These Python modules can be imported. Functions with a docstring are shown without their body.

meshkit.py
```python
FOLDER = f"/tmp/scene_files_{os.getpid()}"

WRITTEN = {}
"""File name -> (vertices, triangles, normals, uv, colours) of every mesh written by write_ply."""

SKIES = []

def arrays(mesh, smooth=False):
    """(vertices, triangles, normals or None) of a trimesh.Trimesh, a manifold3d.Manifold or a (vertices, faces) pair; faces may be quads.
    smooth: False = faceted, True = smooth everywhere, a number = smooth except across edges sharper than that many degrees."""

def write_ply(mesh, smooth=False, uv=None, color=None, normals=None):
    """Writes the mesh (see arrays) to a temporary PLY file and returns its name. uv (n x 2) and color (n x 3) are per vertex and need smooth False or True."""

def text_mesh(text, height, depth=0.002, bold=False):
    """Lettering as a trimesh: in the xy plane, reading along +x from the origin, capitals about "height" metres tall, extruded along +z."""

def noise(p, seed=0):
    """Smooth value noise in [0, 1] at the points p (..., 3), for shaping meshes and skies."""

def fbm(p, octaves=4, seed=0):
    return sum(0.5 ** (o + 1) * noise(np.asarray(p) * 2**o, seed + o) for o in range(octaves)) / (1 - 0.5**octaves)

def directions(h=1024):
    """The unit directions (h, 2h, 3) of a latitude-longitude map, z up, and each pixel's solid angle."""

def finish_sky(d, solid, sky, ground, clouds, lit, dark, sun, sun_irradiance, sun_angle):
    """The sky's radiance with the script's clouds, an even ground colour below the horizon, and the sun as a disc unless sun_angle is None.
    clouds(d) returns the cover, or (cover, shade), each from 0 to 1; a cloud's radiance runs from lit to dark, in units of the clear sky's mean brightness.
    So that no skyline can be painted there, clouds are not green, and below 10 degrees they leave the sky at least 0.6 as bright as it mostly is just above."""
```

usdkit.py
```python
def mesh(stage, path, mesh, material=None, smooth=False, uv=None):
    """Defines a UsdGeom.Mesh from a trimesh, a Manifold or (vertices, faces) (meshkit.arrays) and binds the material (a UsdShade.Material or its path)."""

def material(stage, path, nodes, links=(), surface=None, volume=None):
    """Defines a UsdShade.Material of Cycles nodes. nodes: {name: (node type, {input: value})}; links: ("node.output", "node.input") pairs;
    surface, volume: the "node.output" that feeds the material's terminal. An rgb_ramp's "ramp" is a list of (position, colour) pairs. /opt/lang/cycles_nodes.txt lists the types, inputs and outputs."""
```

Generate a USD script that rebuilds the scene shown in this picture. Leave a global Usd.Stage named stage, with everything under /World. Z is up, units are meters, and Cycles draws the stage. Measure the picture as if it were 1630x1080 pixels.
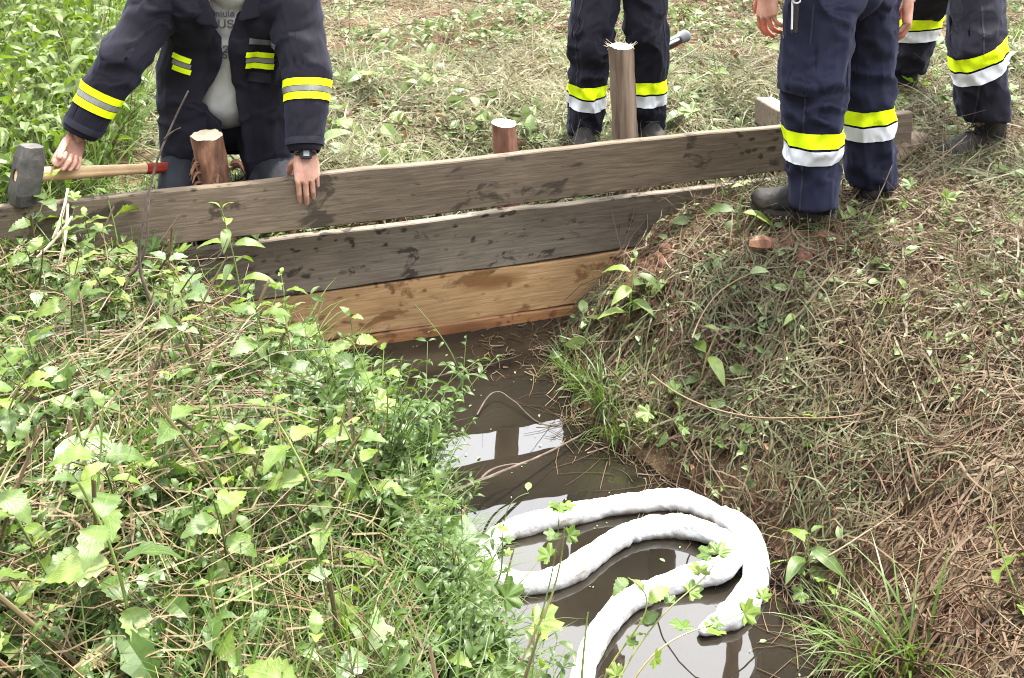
import math, random
import numpy as np, trimesh, shapely, manifold3d as m3
import usdkit, meshkit
from pxr import Usd, UsdGeom, UsdLux, UsdShade, Gf, Sdf, Vt

stage = Usd.Stage.CreateInMemory()
UsdGeom.SetStageUpAxis(stage, 'Z')
UsdGeom.Xform.Define(stage, '/World')
UsdGeom.Scope.Define(stage, '/World/Looks')

# ------------------------------------------------------------------ camera, sky, sun, exposure
CAM_H, PITCH, FPX = 1.54, 12.0, 1630.0
cam = UsdGeom.Camera.Define(stage, '/World/camera')
cam.CreateHorizontalApertureAttr(36.0)
cam.CreateVerticalApertureAttr(36.0 * 678 / 1024)
cam.CreateFocalLengthAttr(36.0 * FPX / 1630)
cam.CreateVerticalApertureOffsetAttr(-36.0 * 540 / 1630)      # the picture is the lower part of a taller frame
cam.AddTranslateOp().Set((0, 0, CAM_H))
cam.AddRotateXOp().Set(90 - PITCH)
EXPOSURE = 1.88
cam.CreateExposureAttr(EXPOSURE)
cam.CreateClippingRangeAttr((0.05, 2000.0))

SUN_DIR = np.array([0.20, 0.34, 0.93]); SUN_DIR /= np.linalg.norm(SUN_DIR)
SUN_EL, SUN_ROT = math.asin(SUN_DIR[2]), math.atan2(SUN_DIR[0], SUN_DIR[1])
sky = UsdLux.DomeLight.Define(stage, '/World/sky')
skymat = usdkit.material(stage, '/World/Looks/sky', {
    'tc': ('texture_coordinate', {}),
    'sk': ('sky_texture', {'sky_type': 'single_scattering', 'sun_disc': False, 'sun_elevation': SUN_EL, 'sun_rotation': SUN_ROT, 'aerosol_density': 2.0}),
    'no': ('noise_texture', {'scale': 2.2, 'detail': 5.0, 'roughness': 0.55}),
    'cr': ('rgb_ramp', {'ramp': [(0.18, (0.0, 0.0, 0.0)), (0.42, (1, 1, 1))]}),
    'nr': ('vector_math', {'math_type': 'normalize'}),
    'dt': ('vector_math', {'math_type': 'dot_product', 'vector2': tuple(SUN_DIR)}),
    'gl': ('rgb_ramp', {'ramp': [(0.0, (4.0, 4.2, 4.6)), (0.45, (5.2, 5.4, 5.9)), (0.62, (14, 14.4, 15.4)), (0.80, (40, 40.8, 43)), (1.0, (46, 45.5, 45))]}),
    'mx': ('mix_color', {'use_clamp': False}),
    'bg': ('background_shader', {'strength': 0.06}),
}, [('tc.generated', 'no.vector'), ('no.fac', 'cr.fac'), ('tc.generated', 'nr.vector1'), ('nr.vector', 'dt.vector1'), ('dt.value', 'gl.fac'),
    ('cr.color', 'mx.fac'), ('sk.color', 'mx.a'), ('gl.color', 'mx.b'), ('mx.result', 'bg.color')], surface='bg.background')
UsdShade.MaterialBindingAPI.Apply(sky.GetPrim()).Bind(skymat)
sky.GetPrim().SetCustomDataByKey('kind', 'structure')
sun = UsdLux.DistantLight.Define(stage, '/World/sun')
sun.CreateIntensityAttr(1.15)
sun.CreateNormalizeAttr(True)
sun.CreateAngleAttr(5.0)
sun.CreateColorAttr((1.0, 0.95, 0.86))
_q = Gf.Rotation(Gf.Vec3d(0, 0, 1), Gf.Vec3d(*map(float, SUN_DIR)))
sun.AddOrientOp().Set(Gf.Quatf(_q.GetQuat()))

# ------------------------------------------------------------------ helpers
rng = np.random.default_rng(7)
USED = {}
def numbered(parent, name):
    k = (parent, name); i = USED.get(k, 0); USED[k] = i + 1
    return name if i == 0 else f'{name}_{i:03d}'
def cdata(prim, label=None, category=None, group=None, kind=None):
    for k, v in (('label', label), ('category', category), ('group', group), ('kind', kind)):
        if v: prim.SetCustomDataByKey(k, v)
    return prim
def obj(name, mesh, mat, parent=None, smooth=False, uv=None, **kw):
    par = str(parent.GetPath()) if parent else '/World'
    m = usdkit.mesh(stage, par + '/' + numbered(par, name), mesh, MAT[mat] if isinstance(mat, str) else mat, smooth=smooth, uv=uv)
    return cdata(m.GetPrim(), **kw)
def thing(name, loc=(0, 0, 0), rot=None, **kw):
    x = UsdGeom.Xform.Define(stage, '/World/' + numbered('/World', name))
    x.AddTranslateOp().Set(tuple(map(float, loc)))
    if rot is not None: x.AddRotateXYZOp().Set(tuple(map(float, rot)))
    return cdata(x.GetPrim(), **kw)
def copy_of(proto, loc, rot, scale, **kw):
    nm = proto.GetName(); nm = nm[:-4] if nm[-3:].isdigit() and nm[-4] == '_' else nm
    x = UsdGeom.Xform.Define(stage, '/World/' + numbered('/World', nm))
    x.GetPrim().GetReferences().AddInternalReference(proto.GetPath())
    x.GetPrim().SetInstanceable(True)
    place(x.GetPrim(), loc, rot, scale)
    return cdata(x.GetPrim(), **kw)
def place(prim, loc, rot, scale=1.0):
    x = UsdGeom.Xformable(prim); x.ClearXformOpOrder()
    def op(fn, nm, v):
        a = prim.GetAttribute(nm)
        (UsdGeom.XformOp(a) if a and a.HasAuthoredValue() and False else fn()).Set(v)
    op(x.AddTranslateOp, 'xformOp:translate', tuple(map(float, loc)))
    op(x.AddRotateXYZOp, 'xformOp:rotateXYZ', tuple(map(float, rot)))
    op(x.AddScaleOp, 'xformOp:scale', (float(scale),) * 3)
V = lambda *a: np.array(a, float)
def unit(v): v = np.asarray(v, float); return v / np.maximum(np.linalg.norm(v, axis=-1, keepdims=True), 1e-12)
# the line of planks: s runs along it, w is the distance in front of it (towards the ditch), z is up
A0 = V(-1.614, 3.019); TS = V(0.95803, 0.28668); NW = V(0.28668, -0.95803)
def W(s, w, z): p = A0 + TS * s + NW * w; return V(p[0], p[1], z)
_c, _s = math.cos(math.radians(PITCH)), math.sin(math.radians(PITCH))
def ray(px, py):
    u, v = (px - 815) / FPX, -py / FPX
    return V(u, _c + v * _s, -_s + v * _c)
def on_z(px, py, z): k = ray(px, py); return V(0, 0, CAM_H) + k * ((z - CAM_H) / k[2])
def on_y(px, py, y): k = ray(px, py); return V(0, 0, CAM_H) + k * (y / k[1])
def on_w(px, py, w):
    k = ray(px, py); n3 = V(NW[0], NW[1], 0); p0 = W(0, w, 0)
    return V(0, 0, CAM_H) + k * (((p0 - V(0, 0, CAM_H)) @ n3) / (k @ n3))
_ico = trimesh.creation.icosphere(2, 1.0).vertices
_ico3 = trimesh.creation.icosphere(1, 1.0).vertices
def bone(p, q, rp, rq=None, fine=True):
    s = _ico if fine else _ico3; rq = rp if rq is None else rq
    return m3.Manifold.hull_points(np.vstack([s * rp + p, s * rq + q]))
def blob(pts): return m3.Manifold.hull_points(np.vstack([_ico * np.asarray(r) + p for p, r in pts]))
def tm(man):
    m = man.to_mesh(); t = trimesh.Trimesh(m.vert_properties[:, :3], m.tri_verts, process=False); t.merge_vertices(); return t
def union(ms):
    r = ms[0]
    for m in ms[1:]: r = r + m
    return r
def soft(man, edge, it=12):
    t = tm(man.refine_to_length(edge)); v0 = np.array(t.vertices); trimesh.smoothing.filter_taubin(t, lamb=0.5, nu=0.52, iterations=it)
    d = np.array(t.vertices) - v0; l = np.linalg.norm(d, axis=1, keepdims=True); t.vertices = v0 + d * np.minimum(1, 1.2 * edge / np.maximum(l, 1e-9)); return t
def fbm(p, o=4, seed=0): return meshkit.fbm(np.asarray(p, float), o, seed)
def curve(pts, n):
    pts = np.asarray(pts, float); k = len(pts)
    from scipy.interpolate import CubicSpline
    d = np.r_[0, np.cumsum(np.linalg.norm(np.diff(pts, axis=0), axis=1))]
    cs = CubicSpline(d, pts); return cs(np.linspace(0, d[-1], n))
def tube(path, rad, sides=8, cap=True):
    p = np.asarray(path, float); n = len(p); r = np.broadcast_to(np.asarray(rad, float), (n,))
    t = unit(np.gradient(p, axis=0)); a = np.zeros_like(p)
    a0 = np.cross(t[0], [0, 0, 1.0]);
    if np.linalg.norm(a0) < 1e-3: a0 = np.cross(t[0], [1.0, 0, 0])
    for i in range(n):
        a0 = a0 - t[i] * (a0 @ t[i]); a0 = a0 / np.linalg.norm(a0); a[i] = a0
    b = np.cross(t, a); ang = np.arange(sides) * 2 * np.pi / sides
    v = p[:, None] + r[:, None, None] * (np.cos(ang)[None, :, None] * a[:, None] + np.sin(ang)[None, :, None] * b[:, None])
    i, j = np.meshgrid(np.arange(n - 1), np.arange(sides), indexing='ij')
    q = np.stack([i * sides + j, i * sides + (j + 1) % sides, (i + 1) * sides + (j + 1) % sides, (i + 1) * sides + j], -1).reshape(-1, 4)
    f = np.vstack([q[:, [0, 1, 2]], q[:, [0, 2, 3]]]); vv = v.reshape(-1, 3)
    if cap:
        vv = np.vstack([vv, p[0], p[-1]]); c0, c1 = len(vv) - 2, len(vv) - 1; k = np.arange(sides)
        f = np.vstack([f, np.c_[np.full(sides, c0), (k + 1) % sides, k], np.c_[np.full(sides, c1), (n - 1) * sides + k, (n - 1) * sides + (k + 1) % sides]])
    return vv, f
def join(parts):
    vs, fs, n = [], [], 0
    for v, f in parts: vs.append(v); fs.append(np.asarray(f) + n); n += len(v)
    return np.vstack(vs), np.vstack(fs)
def vf(t): return np.asarray(t.vertices), np.asarray(t.faces)

# ------------------------------------------------------------------ materials
MAT = {}
def mat(name, nodes, links, out='p.BSDF'):
    MAT[name] = usdkit.material(stage, '/World/Looks/' + name, nodes, links, surface=out)
def noisy(name, stops, scale=8, rough=0.7, bump=0.0, bscale=None, stretch=(1, 1, 1), spec=0.4, detail=6, coord='object', distort=0.0, **p):
    """a principled surface whose colour runs through stops with noise; bump is the depth of the relief in metres"""
    bscale = bscale or scale * 4
    n = {'tc': ('texture_coordinate', {}), 'mp': ('mapping', {'scale': stretch}),
         'n': ('noise_texture', {'scale': scale, 'detail': detail, 'roughness': 0.6, 'distortion': distort}),
         'r': ('rgb_ramp', {'ramp': stops}), 'p': ('principled_bsdf', {'roughness': rough, 'specular_ior_level': spec, **p})}
    l = [('tc.' + coord, 'mp.vector'), ('mp.vector', 'n.vector'), ('n.fac', 'r.fac'), ('r.color', 'p.base_color')]
    if bump:
        n |= {'b': ('bump', {'strength': 1.0, 'distance': bump}), 'nb': ('noise_texture', {'scale': bscale, 'detail': 5.0, 'roughness': 0.6})}
        l += [('mp.vector', 'nb.vector'), ('nb.fac', 'b.height'), ('b.normal', 'p.normal')]
    mat(name, n, l)
def foliage(name, stops, rough=0.45, trans=0.4, veins=False, by='geometry.random_per_island', spec=0.45, tint=(1.05, 1.12, 0.5)):
    """thin leaf: colour by piece, optional side veins along the uv, light let through"""
    src, outp = by.split('.')
    n = {'g': (src, {}), 'r': ('rgb_ramp', {'ramp': stops}), 'geo': ('geometry', {}),
         'n': ('noise_texture', {'scale': 60.0, 'detail': 3.0}), 'nr': ('rgb_ramp', {'ramp': [(0.3, (0.75, 0.78, 0.7)), (0.7, (1.15, 1.12, 1.1))]}),
         'm': ('mix_color', {'blend_type': 'multiply', 'fac': 1.0, 'use_clamp': False}),
         'p': ('principled_bsdf', {'roughness': rough, 'specular_ior_level': spec}),
         'tm': ('mix_color', {'blend_type': 'multiply', 'fac': 1.0, 'b': tint, 'use_clamp': False}),
         't': ('translucent_bsdf', {}), 'x': ('mix_closure', {'fac': trans})}
    l = [('g.' + outp, 'r.fac'), ('geo.position', 'n.vector'), ('n.fac', 'nr.fac'), ('r.color', 'm.a'), ('nr.color', 'm.b')]
    col = 'm.result'
    if veins:
        n |= {'tc': ('texture_coordinate', {}), 'sx': ('separate_xyz', {}), 'u0': ('math', {'math_type': 'subtract', 'value2': 0.5}), 'ua': ('math', {'math_type': 'absolute'}),
              'ph': ('math', {'math_type': 'multiply_add', 'value2': -0.75}), 'fr': ('math', {'math_type': 'multiply', 'value2': 8.0}), 'ff': ('math', {'math_type': 'fraction'}),
              'vr': ('rgb_ramp', {'ramp': [(0.0, (0, 0, 0)), (0.12, (1, 1, 1)), (0.88, (1, 1, 1)), (1.0, (0, 0, 0))]}),
              'mr': ('rgb_ramp', {'ramp': [(0.0, (0, 0, 0)), (0.05, (1, 1, 1))]}), 'mn': ('math', {'math_type': 'minimum'}),
              'vm': ('mix_color', {'b': (0.19, 0.25, 0.09), 'fac': 0.5}), 'iv': ('math', {'math_type': 'multiply_add', 'value2': -0.35, 'value3': 0.35}),
              'b': ('bump', {'strength': 0.3, 'distance': 0.0015})}
        l += [('tc.UV', 'sx.vector'), ('sx.x', 'u0.value1'), ('u0.value', 'ua.value1'), ('ua.value', 'ph.value1'), ('sx.y', 'ph.value3'), ('ph.value', 'fr.value1'), ('fr.value', 'ff.value1'),
              ('ff.value', 'vr.fac'), ('ua.value', 'mr.fac'), ('vr.color', 'mn.value1'), ('mr.color', 'mn.value2'), ('mn.value', 'iv.value1'), ('iv.value', 'vm.fac'),
              (col, 'vm.a'), ('mn.value', 'b.height'), ('b.normal', 'p.normal')]
        col = 'vm.result'
    l += [(col, 'p.base_color'), (col, 'tm.a'), ('tm.result', 't.color'), ('p.BSDF', 'x.closure1'), ('t.BSDF', 'x.closure2')]
    mat(name, n, l, 'x.closure')
noisy('soil', [(0.3, (0.045, 0.026, 0.017)), (0.5, (0.10, 0.058, 0.036)), (0.62, (0.19, 0.13, 0.075)), (0.8, (0.27, 0.20, 0.12))], scale=9, rough=0.95, bump=0.02, bscale=40, coord='object', spec=0.1)
def wood(name, stops, stain, grain=14.0, rough=0.75, knots=True, stain_scale=5.0, stain_lo=0.56, bump=0.002):
    """long grain along x of the piece, dark stains with a shape of their own, knots"""
    n = {'tc': ('texture_coordinate', {}), 'mp': ('mapping', {'scale': (0.9, 12, 12)}), 'mk': ('mapping', {'scale': (1.1, 2.0, 2.0)}),
         'n': ('noise_texture', {'scale': grain * 0.5, 'detail': 8.0, 'roughness': 0.65, 'distortion': 0.6}), 'r': ('rgb_ramp', {'ramp': stops}),
         'ns': ('noise_texture', {'scale': stain_scale, 'detail': 5.0, 'roughness': 0.6, 'distortion': 0.4}), 'rs': ('rgb_ramp', {'ramp': [(stain_lo, (0, 0, 0)), (stain_lo + 0.05, (0.85, 0.85, 0.85))]}),
         'nl': ('noise_texture', {'scale': 1.3, 'detail': 3.0}), 'rl': ('rgb_ramp', {'ramp': [(0.3, (0.62, 0.6, 0.6)), (0.7, (1.25, 1.22, 1.2))]}),
         'ml': ('mix_color', {'blend_type': 'multiply', 'fac': 1.0, 'use_clamp': False}), 'ms': ('mix_color', {'b': stain}),
         'b': ('bump', {'strength': 0.8, 'distance': bump}), 'p': ('principled_bsdf', {'roughness': rough, 'specular_ior_level': 0.3})}
    l = [('tc.object', 'mp.vector'), ('mp.vector', 'n.vector'), ('n.fac', 'r.fac'), ('tc.object', 'mk.vector'), ('mk.vector', 'ns.vector'), ('ns.fac', 'rs.fac'), ('tc.object', 'nl.vector'), ('nl.fac', 'rl.fac'),
         ('r.color', 'ml.a'), ('rl.color', 'ml.b'), ('ml.result', 'ms.a'), ('rs.color', 'ms.fac'), ('n.fac', 'b.height'), ('b.normal', 'p.normal')]
    col = 'ms.result'
    n |= {'mv2': ('mapping', {'scale': (1.0, 1.6, 1.6)}), 'vs': ('voronoi_texture', {'scale': 17.0, 'feature': 'f1'}), 'nd': ('noise_texture', {'scale': 2.6, 'detail': 3.0}), 'rv': ('rgb_ramp', {'ramp': [(0.18, (1, 1, 1)), (0.34, (0, 0, 0))]}), 'rd': ('rgb_ramp', {'ramp': [(0.50, (0, 0, 0)), (0.60, (0.9, 0.9, 0.9))]}), 'mm': ('math', {'math_type': 'multiply'}), 'md': ('mix_color', {'b': tuple(np.array(stain) * 0.75)}),
          'nw': ('noise_texture', {'scale': 9.0, 'detail': 3.0}), 'va': ('vector_math', {'math_type': 'multiply_add', 'vector2': (0.12, 0.12, 0.12)})}
    l += [('tc.object', 'mv2.vector'), ('mv2.vector', 'nw.vector'), ('nw.color', 'va.vector1'), ('mv2.vector', 'va.vector3'), ('va.vector', 'vs.vector'), ('tc.object', 'nd.vector'), ('vs.distance', 'rv.fac'), ('nd.fac', 'rd.fac'), ('rv.color', 'mm.value1'), ('rd.color', 'mm.value2'), ('mm.value', 'md.fac'), (col, 'md.a')]; col = 'md.result'
    if knots:
        n |= {'mv': ('mapping', {'scale': (1.6, 6, 5.5)}), 'vo': ('voronoi_texture', {'scale': 1.0, 'feature': 'f1'}), 'rk': ('rgb_ramp', {'ramp': [(0.0, (1, 1, 1)), (0.10, (0.95, 0.95, 0.95)), (0.16, (0.5, 0.5, 0.5)), (0.24, (0, 0, 0))]}), 'mkn': ('mix_color', {'b': tuple(np.array(stain) * 1.3)})}
        l += [('tc.object', 'mv.vector'), ('mv.vector', 'vo.vector'), ('vo.distance', 'rk.fac'), ('rk.color', 'mkn.fac'), (col, 'mkn.a')]; col = 'mkn.result'
    l.append((col, 'p.base_color'))
    mat(name, n, l)
wood('weathered_board', [(0.25, (0.060, 0.044, 0.029)), (0.5, (0.108, 0.083, 0.057)), (0.75, (0.17, 0.136, 0.097))], (0.030, 0.022, 0.015), stain_lo=0.575, knots=False)
wood('grey_board', [(0.25, (0.085, 0.070, 0.053)), (0.5, (0.14, 0.118, 0.092)), (0.75, (0.195, 0.168, 0.133))], (0.022, 0.015, 0.012), stain_lo=0.59, stain_scale=8.0, knots=False)
wood('fresh_board', [(0.25, (0.175, 0.10, 0.045)), (0.5, (0.285, 0.178, 0.085)), (0.75, (0.37, 0.255, 0.14))], (0.13, 0.062, 0.022), stain_lo=0.575, stain_scale=4.0)
wood('wet_board', [(0.25, (0.10, 0.045, 0.018)), (0.5, (0.20, 0.10, 0.042)), (0.75, (0.27, 0.15, 0.07))], (0.10, 0.042, 0.018), rough=0.5, stain_lo=0.55)
noisy('bark', [(0.32, (0.04, 0.022, 0.014)), (0.46, (0.14, 0.062, 0.034)), (0.57, (0.24, 0.125, 0.07)), (0.68, (0.42, 0.30, 0.19))], scale=15, stretch=(1, 1, 0.3), rough=0.85, bump=0.006, bscale=22)
noisy('red_bark', [(0.32, (0.045, 0.021, 0.013)), (0.5, (0.16, 0.07, 0.042)), (0.7, (0.30, 0.17, 0.11))], scale=16, stretch=(1, 1, 0.25), rough=0.8, bump=0.005, bscale=25)
noisy('old_post_wood', [(0.3, (0.035, 0.022, 0.014)), (0.45, (0.11, 0.075, 0.05)), (0.7, (0.22, 0.165, 0.115))], scale=22, stretch=(1.5, 1.5, 0.07), rough=0.85, bump=0.006, bscale=22)
noisy('cut_wood', [(0.3, (0.55, 0.44, 0.28)), (0.6, (0.74, 0.65, 0.47))], scale=30, rough=0.8, bump=0.002)

# ------------------------------------------------------------------ ground, water
ZW = -0.5
LEFT_SHORE = [(-0.86, 3.62), (-0.82, 3.36), (-0.63, 3.06), (-0.42, 2.8), (-0.24, 2.5), (-0.13, 2.2), (-0.02, 1.9), (0.05, 1.5), (0.2, 1.0), (0.5, 0.4), (1.0, -0.4), (2.4, -1.6)]
RIGHT_SHORE = [(2.9, -1.0), (1.8, 0.0), (1.2, 0.7), (0.92, 1.2), (0.76, 1.6), (0.74, 2.0), (0.79, 2.18), (0.75, 2.32), (0.67, 2.48), (0.46, 2.72), (0.28, 2.9), (0.22, 3.1), (0.17, 3.4), (0.28, 3.72), (0.33, 3.9)]
CHANNEL = shapely.Polygon(LEFT_SHORE + RIGHT_SHORE).buffer(-0.05).buffer(0.1).buffer(-0.05)
EDGE = CHANNEL.exterior
shapely.prepare(CHANNEL)
def ground_z(x, y):
    x, y = np.asarray(x, float), np.asarray(y, float)
    s = (x - A0[0]) * TS[0] + (y - A0[1]) * TS[1]; w = (x - A0[0]) * NW[0] + (y - A0[1]) * NW[1]
    p3 = np.stack([x, y, np.zeros_like(x)], -1)
    n1 = fbm(p3 * 1.7, 3, 1) - 0.5; n2 = fbm(p3 * 7.0, 3, 2) - 0.5
    near = (np.abs(x) < 6) & (y > -4) & (y < 9)
    dist = np.full(x.shape, 9.0)
    dist[near] = shapely.distance(shapely.points(x[near], y[near]), EDGE)
    ins = np.zeros(x.shape, bool); ins[near] = shapely.contains_xy(CHANNEL, x[near], y[near])
    rag = np.clip(dist + 0.07 * n2 * (~ins), 0, 9)
    lz = np.where(ins, ZW - 0.25 * (1 - np.exp(-dist / 0.12)), ZW + 0.5 * (1 - np.exp(-rag / np.where(x > 0.1, 0.37 + 0.10 * np.clip((3.4 - y) / 0.8, 0, 1), 0.22))))
    lz = lz + (0.09 * n1 + 0.07 * n2) * np.clip(dist * 4, 0, 1)
    lz = lz + 0.04 * np.exp(-((x - 0.86) ** 2 + (y - 3.66) ** 2) / 0.02)            # dug soil heaped against the boards
    back = -0.03 + 0.05 * n1 + 0.05 * n2 - 0.07 * np.exp(-np.clip(-w - 0.12, 0, 9) / 0.3) * np.clip((s - 0.3) * 3, 0, 1) * np.clip((3.0 - s) * 3, 0, 1)
    far = np.hypot(x, y - 4)
    back = back + 0.5 * np.clip((far - 9) / 60, 0, 1) * (fbm(p3 * 0.05, 3, 5)) 
    side = np.clip(np.maximum(0.25 - s, s - 3.0) / 0.4, 0, 1)
    behind = np.where(w < -0.117, 1.0, 0.0) * (1 - side) + side * np.clip(-w / 0.3, 0, 1)
    return lz * (1 - behind) + back * behind
def spaced(lo, hi, step, end, ratio=1.16):
    g = list(np.arange(lo, hi, step)); d = step; a = lo; left = []
    while a > -end: d *= ratio; a -= d; left.append(a)
    d = step; b = g[-1]; right = []
    while b < end: d *= ratio; b += d; right.append(b)
    return np.array(left[::-1] + g + right)
gs = spaced(-2.4, 5.0, 0.035, 220.0); gw = spaced(-4.0, 3.4, 0.035, 220.0)
gw = np.sort(np.r_[gw[np.abs(gw + 0.117) > 0.02], -0.121, -0.113])
S, Wg = np.meshgrid(gs, gw, indexing='ij')
GX, GY = A0[0] + TS[0] * S + NW[0] * Wg, A0[1] + TS[1] * S + NW[1] * Wg
GZ = ground_z(GX, GY)
i, j = np.meshgrid(np.arange(len(gs) - 1), np.arange(len(gw) - 1), indexing='ij'); nw = len(gw)
gq = np.stack([i * nw + j, i * nw + j + 1, (i + 1) * nw + j + 1, (i + 1) * nw + j], -1).reshape(-1, 4)
obj('ground', (np.c_[GX.ravel(), GY.ravel(), GZ.ravel()], gq), 'soil', smooth=True, kind='structure')

mat('water', {'geo': ('geometry', {}), 'n': ('noise_texture', {'scale': 5.0, 'detail': 2.0}), 'b': ('bump', {'strength': 0.12, 'distance': 0.006}),
              'nc': ('noise_texture', {'scale': 3.0, 'detail': 4.0}), 'r': ('rgb_ramp', {'ramp': [(0.35, (0.0065, 0.0054, 0.0038)), (0.65, (0.015, 0.0122, 0.0085))]}),
              'p': ('principled_bsdf', {'roughness': 0.015, 'ior': 1.6})},
    [('geo.position', 'n.vector'), ('n.fac', 'b.height'), ('b.normal', 'p.normal'), ('geo.position', 'nc.vector'), ('nc.fac', 'r.fac'), ('r.color', 'p.base_color')])
front = shapely.Polygon([tuple(W(-6, -0.099, 0)[:2]), tuple(W(9, -0.099, 0)[:2]), tuple(W(9, 8, 0)[:2]), tuple(W(-6, 8, 0)[:2])])
wp = CHANNEL.buffer(0.12).intersection(front)
wv, wf = trimesh.creation.triangulate_polygon(wp, engine='earcut')
wf = np.asarray(wf); wv3 = np.c_[wv, np.full(len(wv), ZW)]
up = np.cross(wv3[wf[:, 1]] - wv3[wf[:, 0]], wv3[wf[:, 2]] - wv3[wf[:, 0]])[:, 2] < 0
wf[up] = wf[up][:, ::-1]
obj('water', (wv3, wf), 'water', kind='structure')

# ------------------------------------------------------------------ boards and stakes of the dam
ANG = math.degrees(math.atan2(TS[1], TS[0]))
def board(length, thick, height, seed, bow=0.004, n=70, end_cut=0.0):
    """a sawn board: chamfered section swept along x with uneven edges; front face at y = 0, bottom at z = 0"""
    c = 0.004; prof = np.array([(0, c), (0, height - c), (c, height), (thick - c, height), (thick, height - c), (thick, c), (thick - c, 0), (c, 0)])
    prof = np.vstack([np.linspace(prof[k], prof[(k + 1) % 8], 5, endpoint=False) if k in (0, 4) else prof[k:k + 1] for k in range(8)])
    xs = np.linspace(0, length, n); m = len(prof)
    x = np.repeat(xs, m).reshape(n, m); y = np.tile(prof[:, 0], (n, 1)); z = np.tile(prof[:, 1], (n, 1))
    p = np.stack([x, y, z], -1)
    top = z / height
    dz = (fbm(np.stack([x * 3, x * 0 + seed, top * 2], -1), 4, seed) - 0.5) * 0.014 * (top > 0.5) + (fbm(np.stack([x * 3, x * 0 + seed + 9, top], -1), 4, seed) - 0.5) * 0.014 * (top < 0.5)
    dy = (fbm(np.stack([x * 1.2, x * 0, z * 4 + seed], -1), 3, seed) - 0.5) * 2 * bow + (fbm(np.stack([x * 14, y * 0, z * 30], -1), 3, seed + 3) - 0.5) * 0.002
    p[..., 2] += dz; p[..., 1] += dy
    p[0, :, 0] += end_cut * (1 - top[0]) + (fbm(p[0] * 40, 3, seed) - 0.5) * 0.008; p[-1, :, 0] += (fbm(p[-1] * 40, 3, seed) - 0.5) * 0.008
    vv = p.reshape(-1, 3)
    a, b = np.meshgrid(np.arange(n - 1), np.arange(m), indexing='ij')
    q = np.stack([a * m + b, a * m + (b + 1) % m, (a + 1) * m + (b + 1) % m, (a + 1) * m + b], -1).reshape(-1, 4)
    f = np.vstack([q[:, [0, 2, 1]], q[:, [0, 3, 2]]])
    e0, e1 = len(vv), len(vv) + 1; vv = np.vstack([vv, p[0].mean(0), p[-1].mean(0)]); k = np.arange(m); last = (n - 1) * m
    f = np.vstack([f, np.c_[np.full(m, e0), k, (k + 1) % m], np.c_[np.full(m, e1), last + (k + 1) % m, last + k]])
    return vv, f
def dam_board(s0, s1, w, z0, z1, material, seed, label, tilt=0.0, **kw):
    o = obj('wooden_board', board(s1 - s0, 0.034, z1 - z0, seed, **kw), material, smooth=35, label=label, category='board', group='boards of the makeshift dam')
    x = UsdGeom.Xformable(o); p = W(s0, w, z0)
    x.AddTranslateOp().Set(tuple(map(float, p))); x.AddRotateXYZOp().Set((tilt, 0.0, ANG))
    return o
dam_board(-0.55, 3.392, 0.0, 0.032, 0.224, 'weathered_board', 3, 'long weathered brown board, topmost of the dam, with a hand resting on it')
dam_board(0.36, 2.95, -0.100, -0.258, -0.040, 'grey_board', 11, 'grey stained board just below the topmost board of the dam')
dam_board(0.5, 2.55, -0.094, -0.458, -0.264, 'fresh_board', 23, 'fresh orange brown board with dark knots under the grey board')
dam_board(0.5, 2.5, -0.088, -0.74, -0.4615, 'wet_board', 31, 'lowest wet reddish board of the dam, standing in the water')

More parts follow.
